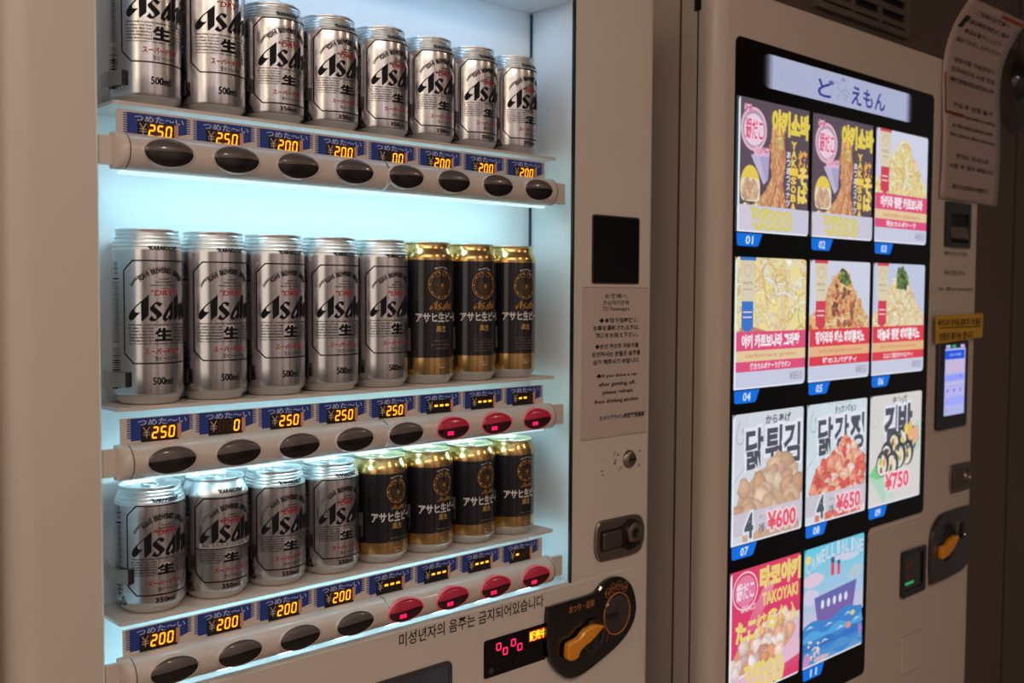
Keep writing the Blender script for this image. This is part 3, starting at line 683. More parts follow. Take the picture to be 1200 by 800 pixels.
protos = {'A': make_can('tall_beer_can', 'ring', 167.5, inkA, None), 'B': make_can('beer_can', 'ring', 122.0, inkB, None), 'C': make_can('beer_can', 'smooth', 122.0, inkC, None),
          'D': make_can('tall_dark_beer_can', 'smooth', 167.5, inkD, (31, 146)), 'F': make_can('tall_dark_beer_can', 'smooth', 167.5, inkD2, (31, 146)), 'E': make_can('dark_beer_can', 'smooth', 122.0, inkE, (24, 103))}
nth = ['first', 'second', 'third', 'fourth', 'fifth', 'sixth', 'seventh', 'eighth']
DESC = {'A': 'tall silver beer can with ribbed neck', 'B': 'short silver beer can with ribbed neck', 'C': 'short silver beer can with smooth neck',
        'D': 'tall black and gold beer can', 'F': 'tall black and gold beer can', 'E': 'short black and gold beer can'}
used = set(); random.seed(9)
for r in range(3):
    for i, k in enumerate(LAY[r]):
        p = protos[k]
        if k in used:
            o = p.copy(); COL.objects.link(o)
            for ch in list(p.children):
                c = ch.copy(); COL.objects.link(c); c.parent = o
        else: o = p; used.add(k)
        o.location = V(i * S, 0, ROWZ[r] + .05)
        o.rotation_euler = (0, 0, math.radians(random.uniform(-2.5, 2.5) if (r, i) != (0, 4) else 2))
        tag(o, '%s, %s can from the left in the %s row' % (DESC[k], nth[i], ORD[r]), 'beer can', 'display cans on the %s shelf' % ORD[r])

# ------------------------------------------------------------------ neighbouring machine at the left edge
mb = MB(); mb.prism_xy([(-900, 199), (-900, YF)] + arc(-166, -40, 8, 270, 360, 6) + [(-158, 199)], -ZF + 60, 522); mb.box(-880, -180, 0, 190, -ZF, -ZF + 60)
o = mb.build('vending_machine', mat('tan_enamel', (200, 180, 160), .45, noise=.03, nscale=5), org=(-530, 60, -ZF)); o.name = 'vending_machine_side'
o.name = 'machine_cabinet'; tag(o, 'plain tan machine cabinet cut off by the left edge of the picture', 'machine')

# ------------------------------------------------------------------ the frozen-food machine
fm = empty('food_vending_machine', (1340, 60, -ZF)); FO = (1340, 60, -ZF)
tag(fm, 'grey-beige frozen food vending machine with a tall touch screen of dishes', 'vending machine')
def fpart(mb, name, mats, parent=None): return mb.build(name, mats, parent if parent is not None else fm, FO)
mb = MB(); mb.prism_xy([(864, 199), (864, -8), (1812, -8), (1812, 199)], -ZF + 60, 570); mb.box(880, 1796, 10, 190, -ZF, -ZF + 60); fpart(mb, 'cabinet', CREAM_B)
mb = MB(); mb.box(862.6, 864, 20, 23, -ZF + 60, 570); fpart(mb, 'side_seam', mat('cabinet_seam_grey', (84, 72, 64), .6))
mb = MB(); mb.box(866, 1808, -11.5, -8, -ZF + 62, 568); mb.box(862.5, 866, -16, -4, 536, 570); fpart(mb, 'door_gasket', BLACK)
mb = MB(); mb.prism_xy([(864, -12)] + arc(892, -20, 28, 180, 270, 10) + arc(1788, -24, 24, 270, 360, 8) + [(1812, -12)], -ZF + 60, 572); fpart(mb, 'door', CREAM_B)
# black touch panel, with its step at lower right
pout = [(908, 488)] + [(x, z) for x, z in arc(920, 489, 12, 180, 90, 4)] + [(x, z) for x, z in arc(1568, 486, 11, 90, 0, 4)] + arc(1565, -314, 12, 0, -90, 4) + [(1368, -326)] + arc(1366, -340, 14, 90, 180, 5) + arc(1338, -585, 12, 0, -90, 4) + arc(920, -585, 12, 270, 180, 4)
mb = MB(); mb.prism_xz(pout, YF - 1.2, YF + 1); pan = fpart(mb, 'touch_panel', SCREENB)
# pale rim along the panel's right-hand edge
mb = MB()
rim = [(1580.5, 497), (1577.5, -326), (1570, -334), (1372, -334), (1362, -340), (1356, -352), (1352, -590), (1344, -600), (1000, -602)]
mb.tube([(x, YF, z) for x, z in rim], 2.0, 6); fpart(mb, 'panel_rim', mat('pale_rim', (205, 190, 176), .4))
CX = [915, 1132, 1350]; CZ = [204, -42, -288, -537]
def blob(ink, cx, cz, rx, rz, col, rnd, n=9, j=.25, wind=None):
    ink.poly([(cx + rx * (1 + rnd.uniform(-j, j)) * math.cos(2 * math.pi * k / n), cz + rz * (1 + rnd.uniform(-j, j)) * math.sin(2 * math.pi * k / n)) for k in range(n)], col, lay=True)
def vary(c, rnd, a): d = rnd.uniform(-a, a); return tuple(max(0, min(255, c[i] + d + rnd.uniform(-a, a) * .4)) for i in range(3))
def inside(P, x, z):
    c = False
    for i in range(len(P)):
        (a, b), (p, q) = P[i - 1], P[i]
        if (b > z) != (q > z) and x < (p - a) * (z - b) / (q - b) + a: c = not c
    return c
def heap(ink, shape, pal, n, sz, seed, base=None, amt=14, strands=0, sw=1.7, vert=False):
    """a picture of a heap of food: shaded lumps, then strands"""
    rnd = random.Random(seed)
    if base: ink.poly(shape, base)
    xs = [p[0] for p in shape]; zs = [p[1] for p in shape]
    def pick():
        for _ in range(40):
            x, z = rnd.uniform(min(xs), max(xs)), rnd.uniform(min(zs), max(zs))
            if inside(shape, x, z): return x, z
        return x, z
    pts = sorted([pick() for _ in range(n)], key=lambda p: -p[1]); L0 = ink.layer
    for k, (x, z) in enumerate(pts):
        g = L0 + 1 + (k * 18) // max(1, n); c = vary(rnd.choice(pal), rnd, amt); s = sz * rnd.uniform(.65, 1.25); ar = rnd.uniform(.7, 1.05)
        ph = rnd.uniform(0, 6)
        for q, (sc_, dk, dx, dz) in enumerate(((1, .86, 0, 0), (.84, .96, -.06, .08), (.58, 1.02, -.14, .18), (.26, 1.07, -.22, .3))):
            ink.layer = g * 1 + 0
            cc = tuple(min(255, v * dk) for v in c)
            P = [(x + dx * s + s * sc_ * (1 + .22 * math.sin(3 * t + ph)) * math.cos(t), z + dz * s + s * ar * sc_ * (1 + .13 * math.cos(2 * t + ph)) * math.sin(t)) for t in [2 * math.pi * j / 9 for j in range(9)]]
            ink.p.append((P, cc, g + q * .22, 0))
    ink.layer = L0 + 21; L0 = ink.layer
    for k in range(strands):
        x, z = pick(); a = rnd.uniform(-.5, .5) + (math.pi / 2 if vert else rnd.uniform(0, 3.1)); P = [(x, z)]
        curl = rnd.uniform(-.35, .35) * (.3 if vert else 1)
        for t in range(8):
            a += curl + rnd.uniform(-.12, .12); q = (P[-1][0] + sw * 2 * math.cos(a), P[-1][1] + sw * 2 * math.sin(a))
            if not inside(shape, *q): break
            P.append(q)
        if len(P) > 2:
            c = vary(rnd.choice(pal), rnd, amt); g = L0 + 1 + (k * 14) // max(1, strands)
            for wd, dk, q in ((sw * 1.25, .80, 0), (sw * .62, 1.06, .4)):
                ink.layer = g + q; ink.line(P, wd, tuple(min(255, v * dk) for v in c), lay=False)
    ink.layer = L0 + 17
def yakisoba(ink):
    ink.rect(0, 205, 0, 207, (78, 62, 72))
    heap(ink, [(95, 168), (112, 178), (128, 170), (136, 120), (128, 80), (140, 50), (150, 28), (60, 26), (40, 40), (78, 66), (96, 90), (92, 130)], [(220, 150, 96), (236, 176, 120), (200, 120, 76), (240, 196, 130), (190, 110, 70)], 60, 6, 5, (206, 132, 84), strands=150, sw=2.4, vert=True)
    heap(ink, [(108, 150), (122, 158), (126, 140), (112, 132)], [(200, 190, 90), (230, 190, 110)], 8, 4, 6)
    ink.poly([(36, 120), (88, 128), (84, 84), (72, 76)], (196, 184, 214)); ink.poly([(60, 118), (88, 128), (84, 84), (78, 80)], (172, 160, 200))
    ink.poly(ell(35, 70, 27, 34, 24, -20, 200), (238, 206, 70)); ink.poly(rrect(10, 62, 48, 84, 10), (240, 226, 200))
    heap(ink, rrect(16, 56, 50, 80, 8), [(214, 170, 130), (226, 190, 150), (196, 150, 116)], 26, 5, 8, (220, 180, 140))
    heap(ink, [(0, 40), (60, 44), (150, 40), (150, 22), (0, 22)], [(220, 170, 110), (236, 206, 130), (200, 120, 90), (230, 230, 160)], 46, 5, 9)
    ink.poly(ell(42, 160, 36, 34, 30), (238, 176, 204)); ink.poly(ell(42, 160, 31, 29, 30), (160, 150, 170)); ink.poly(ell(42, 159, 27, 25, 30), (246, 206, 224))
    ink.outlined('銀だこ', 20, 66, 144, 176, (222, 60, 110), (250, 220, 232), bold=.02, ob=.09)
    ink.outlined('築地', 16, 36, 184, 196, (214, 90, 140), (246, 196, 216), bold=.03, ob=.1)
    ink.outlined('GINDACO', 42, 84, 122, 133, (240, 120, 160), (250, 214, 228), bold=.02, ob=.09, shear=.2)
    ink.text('야키소바', 94, 202, 160, 196, (238, 210, 70), bold=.07)
    for k, ch in enumerate('YAKISOBA'): ink.text(ch, 151, 164, 140 - k * 14.2, 151 - k * 14.2, (250, 206, 60), bold=.05)
    for k, ch in enumerate('焼そば'): ink.text(ch, 172, 199, 112 - k * 29, 139 - k * 29, (255, 176, 60) if k == 0 else (252, 214, 90), bold=.02 if k == 0 else .06)
    for k, ch in enumerate('あつあつスナック'): ink.text(ch, 136, 147, 124 - k * 13, 134 - k * 13, (228, 226, 240), bold=.03)
    ink.rect(0, 205, 0, 42, (208, 204, 226)); ink.poly([(0, 0), (70, 0), (40, 42), (0, 42)], (216, 206, 222))
    ink.outlined('¥600', 44, 150, 8, 34, (214, 206, 214), (222, 208, 96), bold=-.01, ob=.13)
def pasta(ink, bg, kor, sub, jp, band, pal, base, green=None, rib=(214, 50, 70), shape=None, dark=None, tan=(238, 206, 150)):
    ink.rect(0, 205, 0, 207, bg)
    shape = shape or [(0, 92), (0, 112), (40, 128), (58, 160), (90, 186), (112, 196), (130, 186), (148, 160), (175, 130), (203, 108), (203, 86), (0, 86)]
    heap(ink, shape, pal, 70, 8, sum(map(ord, kor)) % 97, base, strands=120, sw=3.0)
    if dark: heap(ink, [(70, 100), (90, 180), (130, 190), (160, 120), (140, 92)], dark, 34, 6, 11)
    if green: heap(ink, green, [(70, 96, 40), (110, 140, 60), (50, 70, 34)], 26, 5, 12, (80, 110, 50))
    ink.rect(14, 54, 160, 207, (222, 206, 170)); ink.poly(ell(34, 160, 20, 32, 24), (226, 212, 178)); ink.line(ell(34, 186, 9, 9, 16), .8, (170, 150, 110), closed=True)
    ink.text('PASTA', 21, 47, 164, 169, (120, 100, 70)); ink.rect(22, 46, 156, 157.2, (150, 130, 100))
    ink.poly([(18, 138), (50, 138), (50, 96), (34, 88), (18, 96)], rib); ink.rect(22, 46, 120, 122, (250, 220, 225)); ink.rect(22, 46, 112, 114, (250, 220, 225)); ink.rect(12, 56, 202, 207, rib)
    ink.rect(0, 205, 60, 90, band); ink.text(kor, 20, 186, 65, 85, (255, 246, 250), bold=.05)
    ink.rect(0, 205, 43, 60, tan); ink.text(sub, 30, 176, 47, 56, (206, 120, 90))
    ink.rect(0, 205, 27, 43, band); ink.text(jp, 44, 160, 30, 40, (255, 240, 245), bold=.03)
    ink.rect(0, 205, 0, 27, (206, 210, 232)); ink.text('¥850', 158, 197, 8, 22, (130, 128, 142))
def chicken(ink, bg, top, kor, pal, base, price, n, seed, n3=3, sub=None):
    ink.rect(0, 205, 0, 207, bg); ink.rect(0, 46, 120, 207, tuple(c - 4 for c in bg))
    ink.line([(20, 196), (12, 180), (10, 168), (16, 160), (26, 160), (32, 170), (28, 184), (24, 178)], 1.6, (150, 156, 180))
    ink.text(top, 92, 165, 186, 200, (60, 62, 74), bold=.03)
    if sub: ink.text(sub, 70, 150, 201, 206, (170, 180, 176))
    ink.line([(0, 96), (60, 142)], 1.2, (150, 160, 190)); ink.line([(205, 108), (160, 142)], 1.2, (150, 160, 190))
    xs = [38, 93, 148]
    for k, ch in enumerate(kor): ink.outlined(ch, xs[k], xs[k] + 46, 118, 180, (66, 66, 78), (236, 238, 248), bold=.03, ob=.12)
    heap(ink, [(10, 58), (24, 84), (48, 96), (70, 112), (104, 118), (128, 142), (150, 128), (178, 120), (196, 92), (200, 60), (190, 46), (20, 40)], pal, n, 19 if n < 80 else 12, seed, base, amt=9)
    ink.rect(0, 205, 14, 50, (206, 200, 212)); heap(ink, [(30, 0), (30, 14), (190, 20), (196, 2), (120, 0)], pal, 20, 6, seed + 1, base)
    ink.outlined('4', 36, 58, 8, 46, (60, 74, 82), (230, 232, 240), bold=.03, ob=.12); ink.text('개', 74, 90, 12, 26, (90, 90, 104), bold=.02); ink.text('個入', 76, 92, 34, 40, (130, 130, 140))
    ink.outlined(price, 102, 184, 12, 40, (236, 70, 86), (250, 214, 222), bold=.03, ob=.13)
def kimbap(ink):
    ink.rect(0, 205, 0, 207, (222, 218, 212)); ink.line([(20, 180), (10, 166), (10, 154), (18, 148), (28, 154), (30, 168)], 1.4, (180, 186, 214))
    ink.text('キンパ', 86, 142, 188, 202, (70, 70, 80), bold=.03)
    ink.outlined('김', 58, 108, 112, 182, (66, 66, 78), (234, 236, 246), bold=.05, ob=.12); ink.outlined('밥', 112, 164, 112, 182, (66, 66, 78), (234, 236, 246), bold=.05, ob=.12)
    ink.poly([(0, 56), (196, 152), (200, 96), (80, 50), (60, 0)], (176, 220, 190)); ink.poly([(0, 60), (30, 50), (110, 60), (198, 110), (192, 140), (60, 104), (20, 76)], (120, 206, 130)); ink.poly([(60, 52), (70, 8), (96, 10), (84, 54)], (190, 226, 205))
    rnd = random.Random(3)
    for k, (x, z) in enumerate(((164, 116), (128, 118), (96, 112), (150, 90), (118, 88), (66, 94), (88, 74), (50, 78))):
        ink.poly(ell(x, z, 25, 25, 22), (48, 52, 58)); ink.poly(ell(x - 3, z - 3, 18, 20, 20), (240, 230, 212))
        for c in ((240, 196, 90), (240, 150, 96), (160, 186, 96), (90, 84, 76), (246, 214, 120)): blob(ink, x - 3 + rnd.uniform(-9, 9), z - 3 + rnd.uniform(-11, 11), 5, 7, c, rnd)
        for q in range(3): blob(ink, x + rnd.uniform(-16, 20), z + rnd.uniform(6, 22), 5, 4, (70, 72, 76), rnd)
    blob(ink, 158, 132, 12, 16, (246, 180, 90), rnd); blob(ink, 180, 122, 14, 18, (240, 170, 140), rnd); blob(ink, 142, 136, 8, 12, (240, 210, 80), rnd)
    ink.outlined('¥750', 62, 154, 26, 56, (236, 70, 90), (250, 216, 224), bold=.03, ob=.13)
def takoyaki(ink):
    ink.rect(0, 205, 0, 207, (226, 44, 92))
    for k in range(9): ink.poly(ell(60 + k * 6, 110 + k * 7, 16, 9, 12), (232, 84 + k * 6, 124 + k * 4))
    ink.line(ell(42, 172, 34, 30, 30), 2.6, (246, 206, 220), closed=True); ink.poly(ell(42, 172, 29, 25, 26), (236, 120, 160)); ink.text('銀だこ', 18, 66, 158, 186, (252, 232, 240), bold=.02); ink.text('GINDACO', 30, 70, 138, 148, (250, 214, 228), bold=.02, shear=.2)
    ink.poly([(0, 60), (205, 104), (205, 60), (0, 0)], (232, 184, 208)); ink.poly([(0, 62), (10, 30), (150, 44), (205, 108), (196, 108), (140, 60)], (244, 230, 236)); ink.poly([(0, 42), (40, 14), (60, 30), (20, 46)], (244, 240, 244))
    heap(ink, [(6, 62), (30, 88), (70, 94), (110, 104), (150, 116), (186, 112), (184, 70), (150, 50), (90, 40), (20, 36), (4, 44)], [(236, 170, 130), (240, 214, 200), (246, 226, 216), (214, 150, 130), (214, 186, 176), (234, 160, 110), (244, 222, 206)], 56, 14, 17, (226, 150, 110))
    ink.text('타코야키', 84, 202, 166, 200, (240, 214, 110), bold=.07); ink.text('TAKOYAKI', 90, 196, 138, 158, (240, 210, 110), bold=.04)
    ink.text('たこ', 18, 72, 92, 122, (240, 216, 110), bold=.06); ink.text('焼', 75, 104, 93, 125, (240, 216, 110), bold=.022); ink.text('６', 106, 132, 96, 126, (240, 216, 110), bold=.05); ink.text('個入', 140, 196, 98, 128, (240, 216, 110), bold=.022)
    ink.poly([(0, 0), (205, 34), (205, 60), (150, 46), (0, 30)], (236, 186, 212)); ink.poly([(60, 0), (205, 22), (205, 34), (90, 16)], (220, 60, 104)); ink.outlined('¥600', 50, 152, 6, 42, (236, 190, 210), (240, 216, 110), bold=-.01, ob=.13)
def ship(ink):
    for k in range(14): ink.rect(0, 205, 68 + k * 10, 78.2 + k * 10, (206 - k * 9, 196 + k * 1, 226 + k * .6), lay=False)
    rnd = random.Random(6)
    for x, z, a, b, c in ((30, 150, 34, 12, (232, 200, 222)), (150, 176, 50, 10, (206, 214, 236)), (20, 122, 30, 14, (214, 206, 232)), (176, 140, 28, 14, (176, 204, 216))): blob(ink, x, z, a, b, c, rnd, 14, .12)
    for k, ch in enumerate('CAMELLIALINE'):
        ink.outlined(ch, 6 + k * 16.6 + (4 if ch == 'I' else 0), 19 + k * 16.6 - (3 if ch == 'I' else 0), 158 + 26 * math.sin(.25 + k * .2), 180 + 26 * math.sin(.25 + k * .2), (190, 224, 240), (120, 180, 214), bold=.04, ob=.09)
    ink.poly(ell(12, 188, 9, 8, 12), (246, 220, 120))
    ink.rect(88, 100, 148, 176, (230, 60, 84)); ink.rect(88, 100, 170, 180, (60, 70, 120)); ink.rect(110, 120, 146, 166, (230, 60, 84)); ink.rect(110, 120, 164, 172, (60, 70, 120))
    ink.poly([(74, 132), (140, 134), (138, 146), (78, 144)], (150, 200, 240))
    ink.poly([(34, 118), (180, 126), (168, 78), (150, 70), (46, 70)], (94, 92, 168)); ink.poly([(40, 100), (176, 108), (168, 78), (150, 70), (46, 70)], (110, 88, 164))
    for k in range(5): ink.poly(ell(62 + k * 20, 102, 5.5, 8, 14), (222, 232, 250))
    P = [(0, 0)] + [(x, 72 + 5 * math.sin(x / 18) + x * .04) for x in range(0, 206, 8)] + [(205, 0)]
    ink.poly(P, (44, 124, 206))
    for z, c in ((56, (70, 160, 226)), (40, (32, 104, 190)), (24, (60, 140, 210)), (8, (90, 150, 204))):
        ink.poly([(0, 0 if z < 10 else z - 12)] + [(x, z + 5 * math.sin(x / 14 + z)) for x in range(0, 206, 8)] + [(205, 0 if z < 10 else z - 12)], c)
    for x, z in ((20, 66), (84, 60), (150, 66), (180, 50), (70, 34), (124, 46)): ink.poly([(x - 14, z), (x, z + 6), (x + 16, z + 1), (x, z + 2)], (180, 220, 244))
    for k in range(22): blob(ink, 34 + rnd.uniform(-18, 18), 28 + rnd.uniform(-16, 16), 3.4, 2.4, rnd.choice([(240, 230, 240), (246, 200, 220), (240, 214, 160)]), rnd, 7)
    blob(ink, 152, 46, 9, 6, (244, 140, 100), rnd); blob(ink, 166, 66, 9, 5, (220, 210, 110), rnd); blob(ink, 10, 12, 10, 14, (206, 130, 190), rnd); blob(ink, 194, 30, 8, 14, (150, 120, 200), rnd); blob(ink, 60, 8, 26, 6, (206, 180, 190), rnd)
crm = [(250, 224, 150), (246, 236, 190), (236, 196, 110), (250, 240, 214), (240, 206, 120)]
GREENTOP = [(96, 172), (104, 196), (120, 190), (138, 170), (120, 164)]
CARDS = [yakisoba, yakisoba,
    lambda k: pasta(k, (214, 216, 238), '아키라 명란 카르보나라', 'mentaiko carbonara', '明太カルボナーラ', (230, 66, 116), crm, (246, 220, 140)),
    lambda k: pasta(k, (200, 120, 110), '야키 카르보나라 그라탕', 'carbonara gratin', '焼きカルボナーラグラタン', (230, 64, 116), crm + [(246, 214, 160), (250, 248, 240), (240, 200, 170)], (248, 226, 150), rib=(40, 110, 200), shape=[(0, 94), (0, 207), (205, 207), (205, 90), (150, 84), (90, 90), (40, 100)]),
    lambda k: pasta(k, (212, 216, 232), '정어리와 채소 페페론치노', 'sardine and vegetable peperoncino', '鰯のスパゲティ', (228, 44, 62), [(240, 196, 120), (226, 150, 90), (246, 216, 160), (210, 110, 80), (236, 180, 110)], (232, 176, 110), GREENTOP, dark=[(120, 60, 44), (160, 90, 60), (90, 80, 50), (206, 90, 70)], tan=(240, 180, 126)),
    lambda k: pasta(k, (196, 204, 230), '마늘과 명란 페페론치노', 'garlic and mentaiko peperoncino', 'にんにくと明太子のペペロンチーノ', (228, 46, 62), [(246, 216, 160), (250, 228, 180), (236, 196, 130), (248, 236, 204)], (244, 212, 150), [(88, 160), (92, 196), (114, 204), (140, 170), (120, 160)], tan=(240, 184, 126)),
    lambda k: chicken(k, (216, 222, 230), 'からあげ', '닭튀김', [(208, 168, 130), (220, 182, 146), (198, 154, 118), (214, 164, 144), (226, 194, 164)], (206, 166, 130), '¥600', 34, 21),
    lambda k: chicken(k, (214, 230, 236), 'タッカンジョン', '닭강정', [(226, 100, 80), (240, 150, 120), (214, 80, 70), (246, 210, 190), (250, 180, 140)], (222, 110, 90), '¥650', 110, 22, sub='Spicy Sweet Chicken'),
    kimbap, takoyaki, ship]
POS = [(0, 0), (0, 1), (0, 2), (1, 0), (1, 1), (1, 2), (2, 0), (2, 1), (2, 2), (3, 0), (3, 1)]
for n, (rr, cc) in enumerate(POS):
    ink = Ink(); CARDS[n](ink); x0, z0 = CX[cc], CZ[rr]
    ink.p = [(a, tuple(.87 * q + .13 * w_ for q, w_ in zip(b, (205, 205, 222))), c, d) for a, b, c, d in ink.p]  # screen glare mixed into every picture colour as a pale veil
    if cc == 0: ink.rect(0, 4.5, 0, 207, (226, 244, 255))  # bright reflection at the screen edge, painted as a pale strip
    ink.rect(0, 205, 0, 2.6, (232, 238, 252))  # painted reflection along the bottom edge too
    # rounded corners of the picture: clip with small black corner pieces of the panel glass
    for (qx, qz, sx, sz) in ((0, 0, 1, 1), (205, 0, -1, 1), (0, 207, 1, -1), (205, 207, -1, -1)):
        if (qx, qz) == (0, 0): continue
        ink.poly([(qx, qz)] + [(qx + sx * 8 * (1 - math.sin(t)), qz + sz * 8 * (1 - math.cos(t))) for t in (0, .4, .8, 1.2, 1.571)], (7, 6, 7))
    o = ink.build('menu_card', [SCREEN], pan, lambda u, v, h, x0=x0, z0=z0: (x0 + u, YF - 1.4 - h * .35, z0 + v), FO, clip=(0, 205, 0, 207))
    ink = Ink(); ink.poly([(2, 0), (72, 0), (62, -18), (58, -20), (8, -20), (3, -18)], (10, 112, 226)); ink.text('%02d' % (n + 1), 26, 46, -16.5, -4, (214, 236, 255), bold=.02, shear=.12)
    ink.build('number_tag', [SCREEN], pan, lambda u, v, h, x0=x0, z0=z0: (x0 + u, YF - 1.4 - h * .35, z0 - 2 + v), FO)
ink = Ink(); HD = (176, 182, 212)
for k in range(10):
    s_ = k / 10; c = tuple(int(7 + (HD[j] - 7) * s_ ** 1.2) for j in range(3)); e = 2.6 * k
    if k: ink.rect(980 + e, 984 + e, 433 + max(0, 6 - k), 486 - max(0, 6 - k), c, lay=False); ink.rect(1486 - e, 1490 - e, 433 + max(0, 6 - k), 486 - max(0, 6 - k), c, lay=False)
ink.rect(1008, 1462, 433, 486, HD)
ink.text('ど', 1146, 1196, 441, 471, (54, 54, 150), bold=.02); ink.text('冷', 1206, 1252, 441, 466, (150, 158, 196), bold=-.004)
ink.text('えもん', 1258, 1378, 441, 472, (54, 54, 150), bold=.02)
for q in ((1222, 1226, 475, 481), (1229, 1233, 475, 481)): ink.rect(*q, (120, 128, 160))
ink.text('ひやひや', 1188, 1222, 468, 473, (130, 138, 180))
ink.build('header_sign', [SCREEN], pan, lambda u, v, h: (u, YF - 1.4 - h * .35, v), FO)
# note reader at the top right, with its lettering
mb = MB(); frame_mb(mb, rrect(1638, 1752, 204, 295, 5), rrect(1658, 1740, 214, 272, 3), YF - 6, YF + 1); nr = fpart(mb, 'note_reader', GLOSSB)
mb = MB(); mb.face([(1658, YF - 1, 272), (1740, YF - 1, 272), (1740, YF - .5, 246), (1658, YF - .5, 246)]); mb.face([(1658, YF - .5, 246), (1740, YF - .5, 246), (1740, YF - 8, 222), (1658, YF - 8, 222)], 1); mb.face([(1658, YF - 8, 222), (1740, YF - 8, 222), (1740, YF - .5, 214), (1658, YF - .5, 214)], 0)
fpart(mb, 'note_slot', [BLACK, mat('bronze_mouth', (110, 96, 88), .35, .4)], nr)
ink = Ink(); KB = (70, 54, 48)
for t, a, b, z in (('紙幣は千円札のみ使用可能', 1642, 1748, 191), ('지폐는 천엔권만 사용가능', 1642, 1742, 152), ('Only 1,000 yen notes accepted', 1618, 1780, 118)): ink.text(t, a, b, z - 5, z + 5, KB, bold=.01)
ink.build('door_lettering', PRINT, fm, flat(YF), FO)
# payment terminal
mb = MB(); mb.prism_xz(rrect(1615, 1752, -167, 13, 6), YF - 8, YF + 1, bev=2); pt = fpart(mb, 'payment_terminal', GLOSSB)
ink = Ink(); ink.rect(1641, 1735, -139, 4, (182, 184, 240)); ink.rect(1641, 1735, -2, 6, (26, 40, 60)); ink.rect(1672, 1690, -1, 5, (60, 170, 110)); ink.rect(1645, 1663, -1, 5, (190, 200, 226)); ink.rect(1712, 1730, -1, 5, (220, 190, 230)); ink.rect(1641, 1731, -24, -6, (20, 84, 226)); ink.text('お支払い方法選択', 1658, 1716, -18, -12, (190, 216, 255))
for z0, z1, c in ((-52, -26, (206, 188, 226)), (-68, -56, (150, 160, 255)), (-76, -72, (200, 196, 230)), (-98, -82, (190, 184, 246)), (-118, -102, (164, 172, 255)), (-137, -122, (180, 186, 236))): ink.rect(1644, 1732, z0, z1, c)
for x in (1654, 1684, 1714):
    ink.poly(ell(x, -88, 4, 4, 10), (130, 110, 214))
ink.poly(ell(1714, -60, 4, 4, 10), (140, 110, 214)); ink.poly(ell(1652, -110, 3, 4, 10), (170, 140, 220)); ink.poly(ell(1652, -129, 3, 4, 10), (170, 140, 220))
ink.build('terminal_screen', [SCREEN], pt, flat(YF - 8), FO)
# swing handle, coin panel, change window, inspection lid
mb = MB(); mb.prism_xz(smooth_loop([(1692, -252), (1700, -246), (1780, -247), (1789, -255), (1793, -278), (1790, -300), (1780, -306), (1705, -306), (1696, -302), (1689, -278)], 3), YF - 4, YF + 1, bev=2); h2 = fpart(mb, 'handle_plate', SATIN)
mb = MB(); mb.prism_xz(rrect(1702, 1748, -296, -258, 5), YF - 7, YF - 3, bev=1.5); fpart(mb, 'lever', mat('bronze_lever', (120, 98, 80), .3, .8), h2)
mb = MB(); mb.lathe([(0, -6), (6, -6), (8, -9), (13, -9), (15, -3)], 1768, -276, 24, axis='y')
for v in mb.v: v.y += YF
fpart(mb, 'lock_cylinder', SATIN, h2)
mb = MB(); mb.prism_xz(smooth_loop([(1606, -380), (1622, -356), (1650, -342), (1700, -339), (1782, -340), (1791, -350), (1794, -400), (1790, -448), (1768, -472), (1720, -479), (1618, -481), (1607, -473), (1602, -430)], 4), YF - 7, YF + 1, bev=3); cb = fpart(mb, 'coin_panel', mat('dark_brown_gloss', (34, 22, 20), .16, coat=.8))
mb = MB(); mb.lathe([(0, -3), (16, -3), (20, -9), (24, -9), (27, -6)], 1741, -388, 32, axis='y')
for v in mb.v: v.y += YF
fpart(mb, 'coin_slot_dish', mat('smoky_slot', (60, 44, 40), .25, coat=.6), cb)
mb = MB(); mb.box(1738, 1744, YF - 10, YF - 8.5, -404, -372); fpart(mb, 'coin_slot', BLACK, cb)
mb = MB(); mb.lathe([(0, -7), (30, -7.4), (34, -11), (38, -9), (40, -6)], 1675, -402, 36, axis='y')
for v in mb.v: v.y += YF
fpart(mb, 'lever_hub', BLACK, cb)
mb = MB(); mb.prism_xz(smooth_loop([(1635, -405), (1634, -428), (1650, -429), (1668, -424), (1690, -414), (1708, -397), (1702, -391), (1672, -396), (1655, -404)], 3), YF - 18, YF - 8, bev=3); fpart(mb, 'change_lever', ORANGE, cb)
ink = Ink(); ink.text('おつり・返却', 1640, 1700, -365, -356, (96, 70, 60)); ink.build('coin_lettering', PRINT, cb, flat(YF - 7), FO)
mb = MB(); frame_mb(mb, rrect(1484, 1586, -484, -392, 7), rrect(1497, 1574, -472, -402, 5), YF - 5, YF + 12); cw = fpart(mb, 'change_window', GLOSSB)
mb = MB(); mb.prism_xz(rrect(1497, 1574, -472, -402, 4), YF - 1.4, YF - .6); fpart(mb, 'window_flap', mat('greenish_dark_window', (44, 40, 34), .15, coat=.7), cw)
ink = Ink(); ink.rect(1502, 1540, -462, -457, (40, 170, 90)); ink.build('green_indicator', [SCREEN], cw, flat(YF - 1.4), FO)
ink = Ink(); ink.rect(1504, 1534, -430, -416, (90, 62, 46)); ink.rect(1504, 1534, -452, -438, (80, 58, 46)); ink.build('coin_drawing', PRINT, cw, flat(YF - 1.4), FO)
mb = MB(); mb.prism_xz(rrect(1500, 1583, -640, -565, 4), YF - 1.6, YF + 1, bev=1.2); ld2 = fpart(mb, 'inspection_lid', CREAM_B)
ink = Ink(); ink.line([(1500, -564.6), (1583, -564.6)], 1.2, (60, 44, 38)); ink.line([(1500, -640.5), (1583, -640.5)], 1.2, (60, 44, 38)); ink.poly(ell(1581, -566, 3, 3, 10), (34, 24, 20)); ink.build('lid_joint', PRINT, ld2, flat(YF), FO)

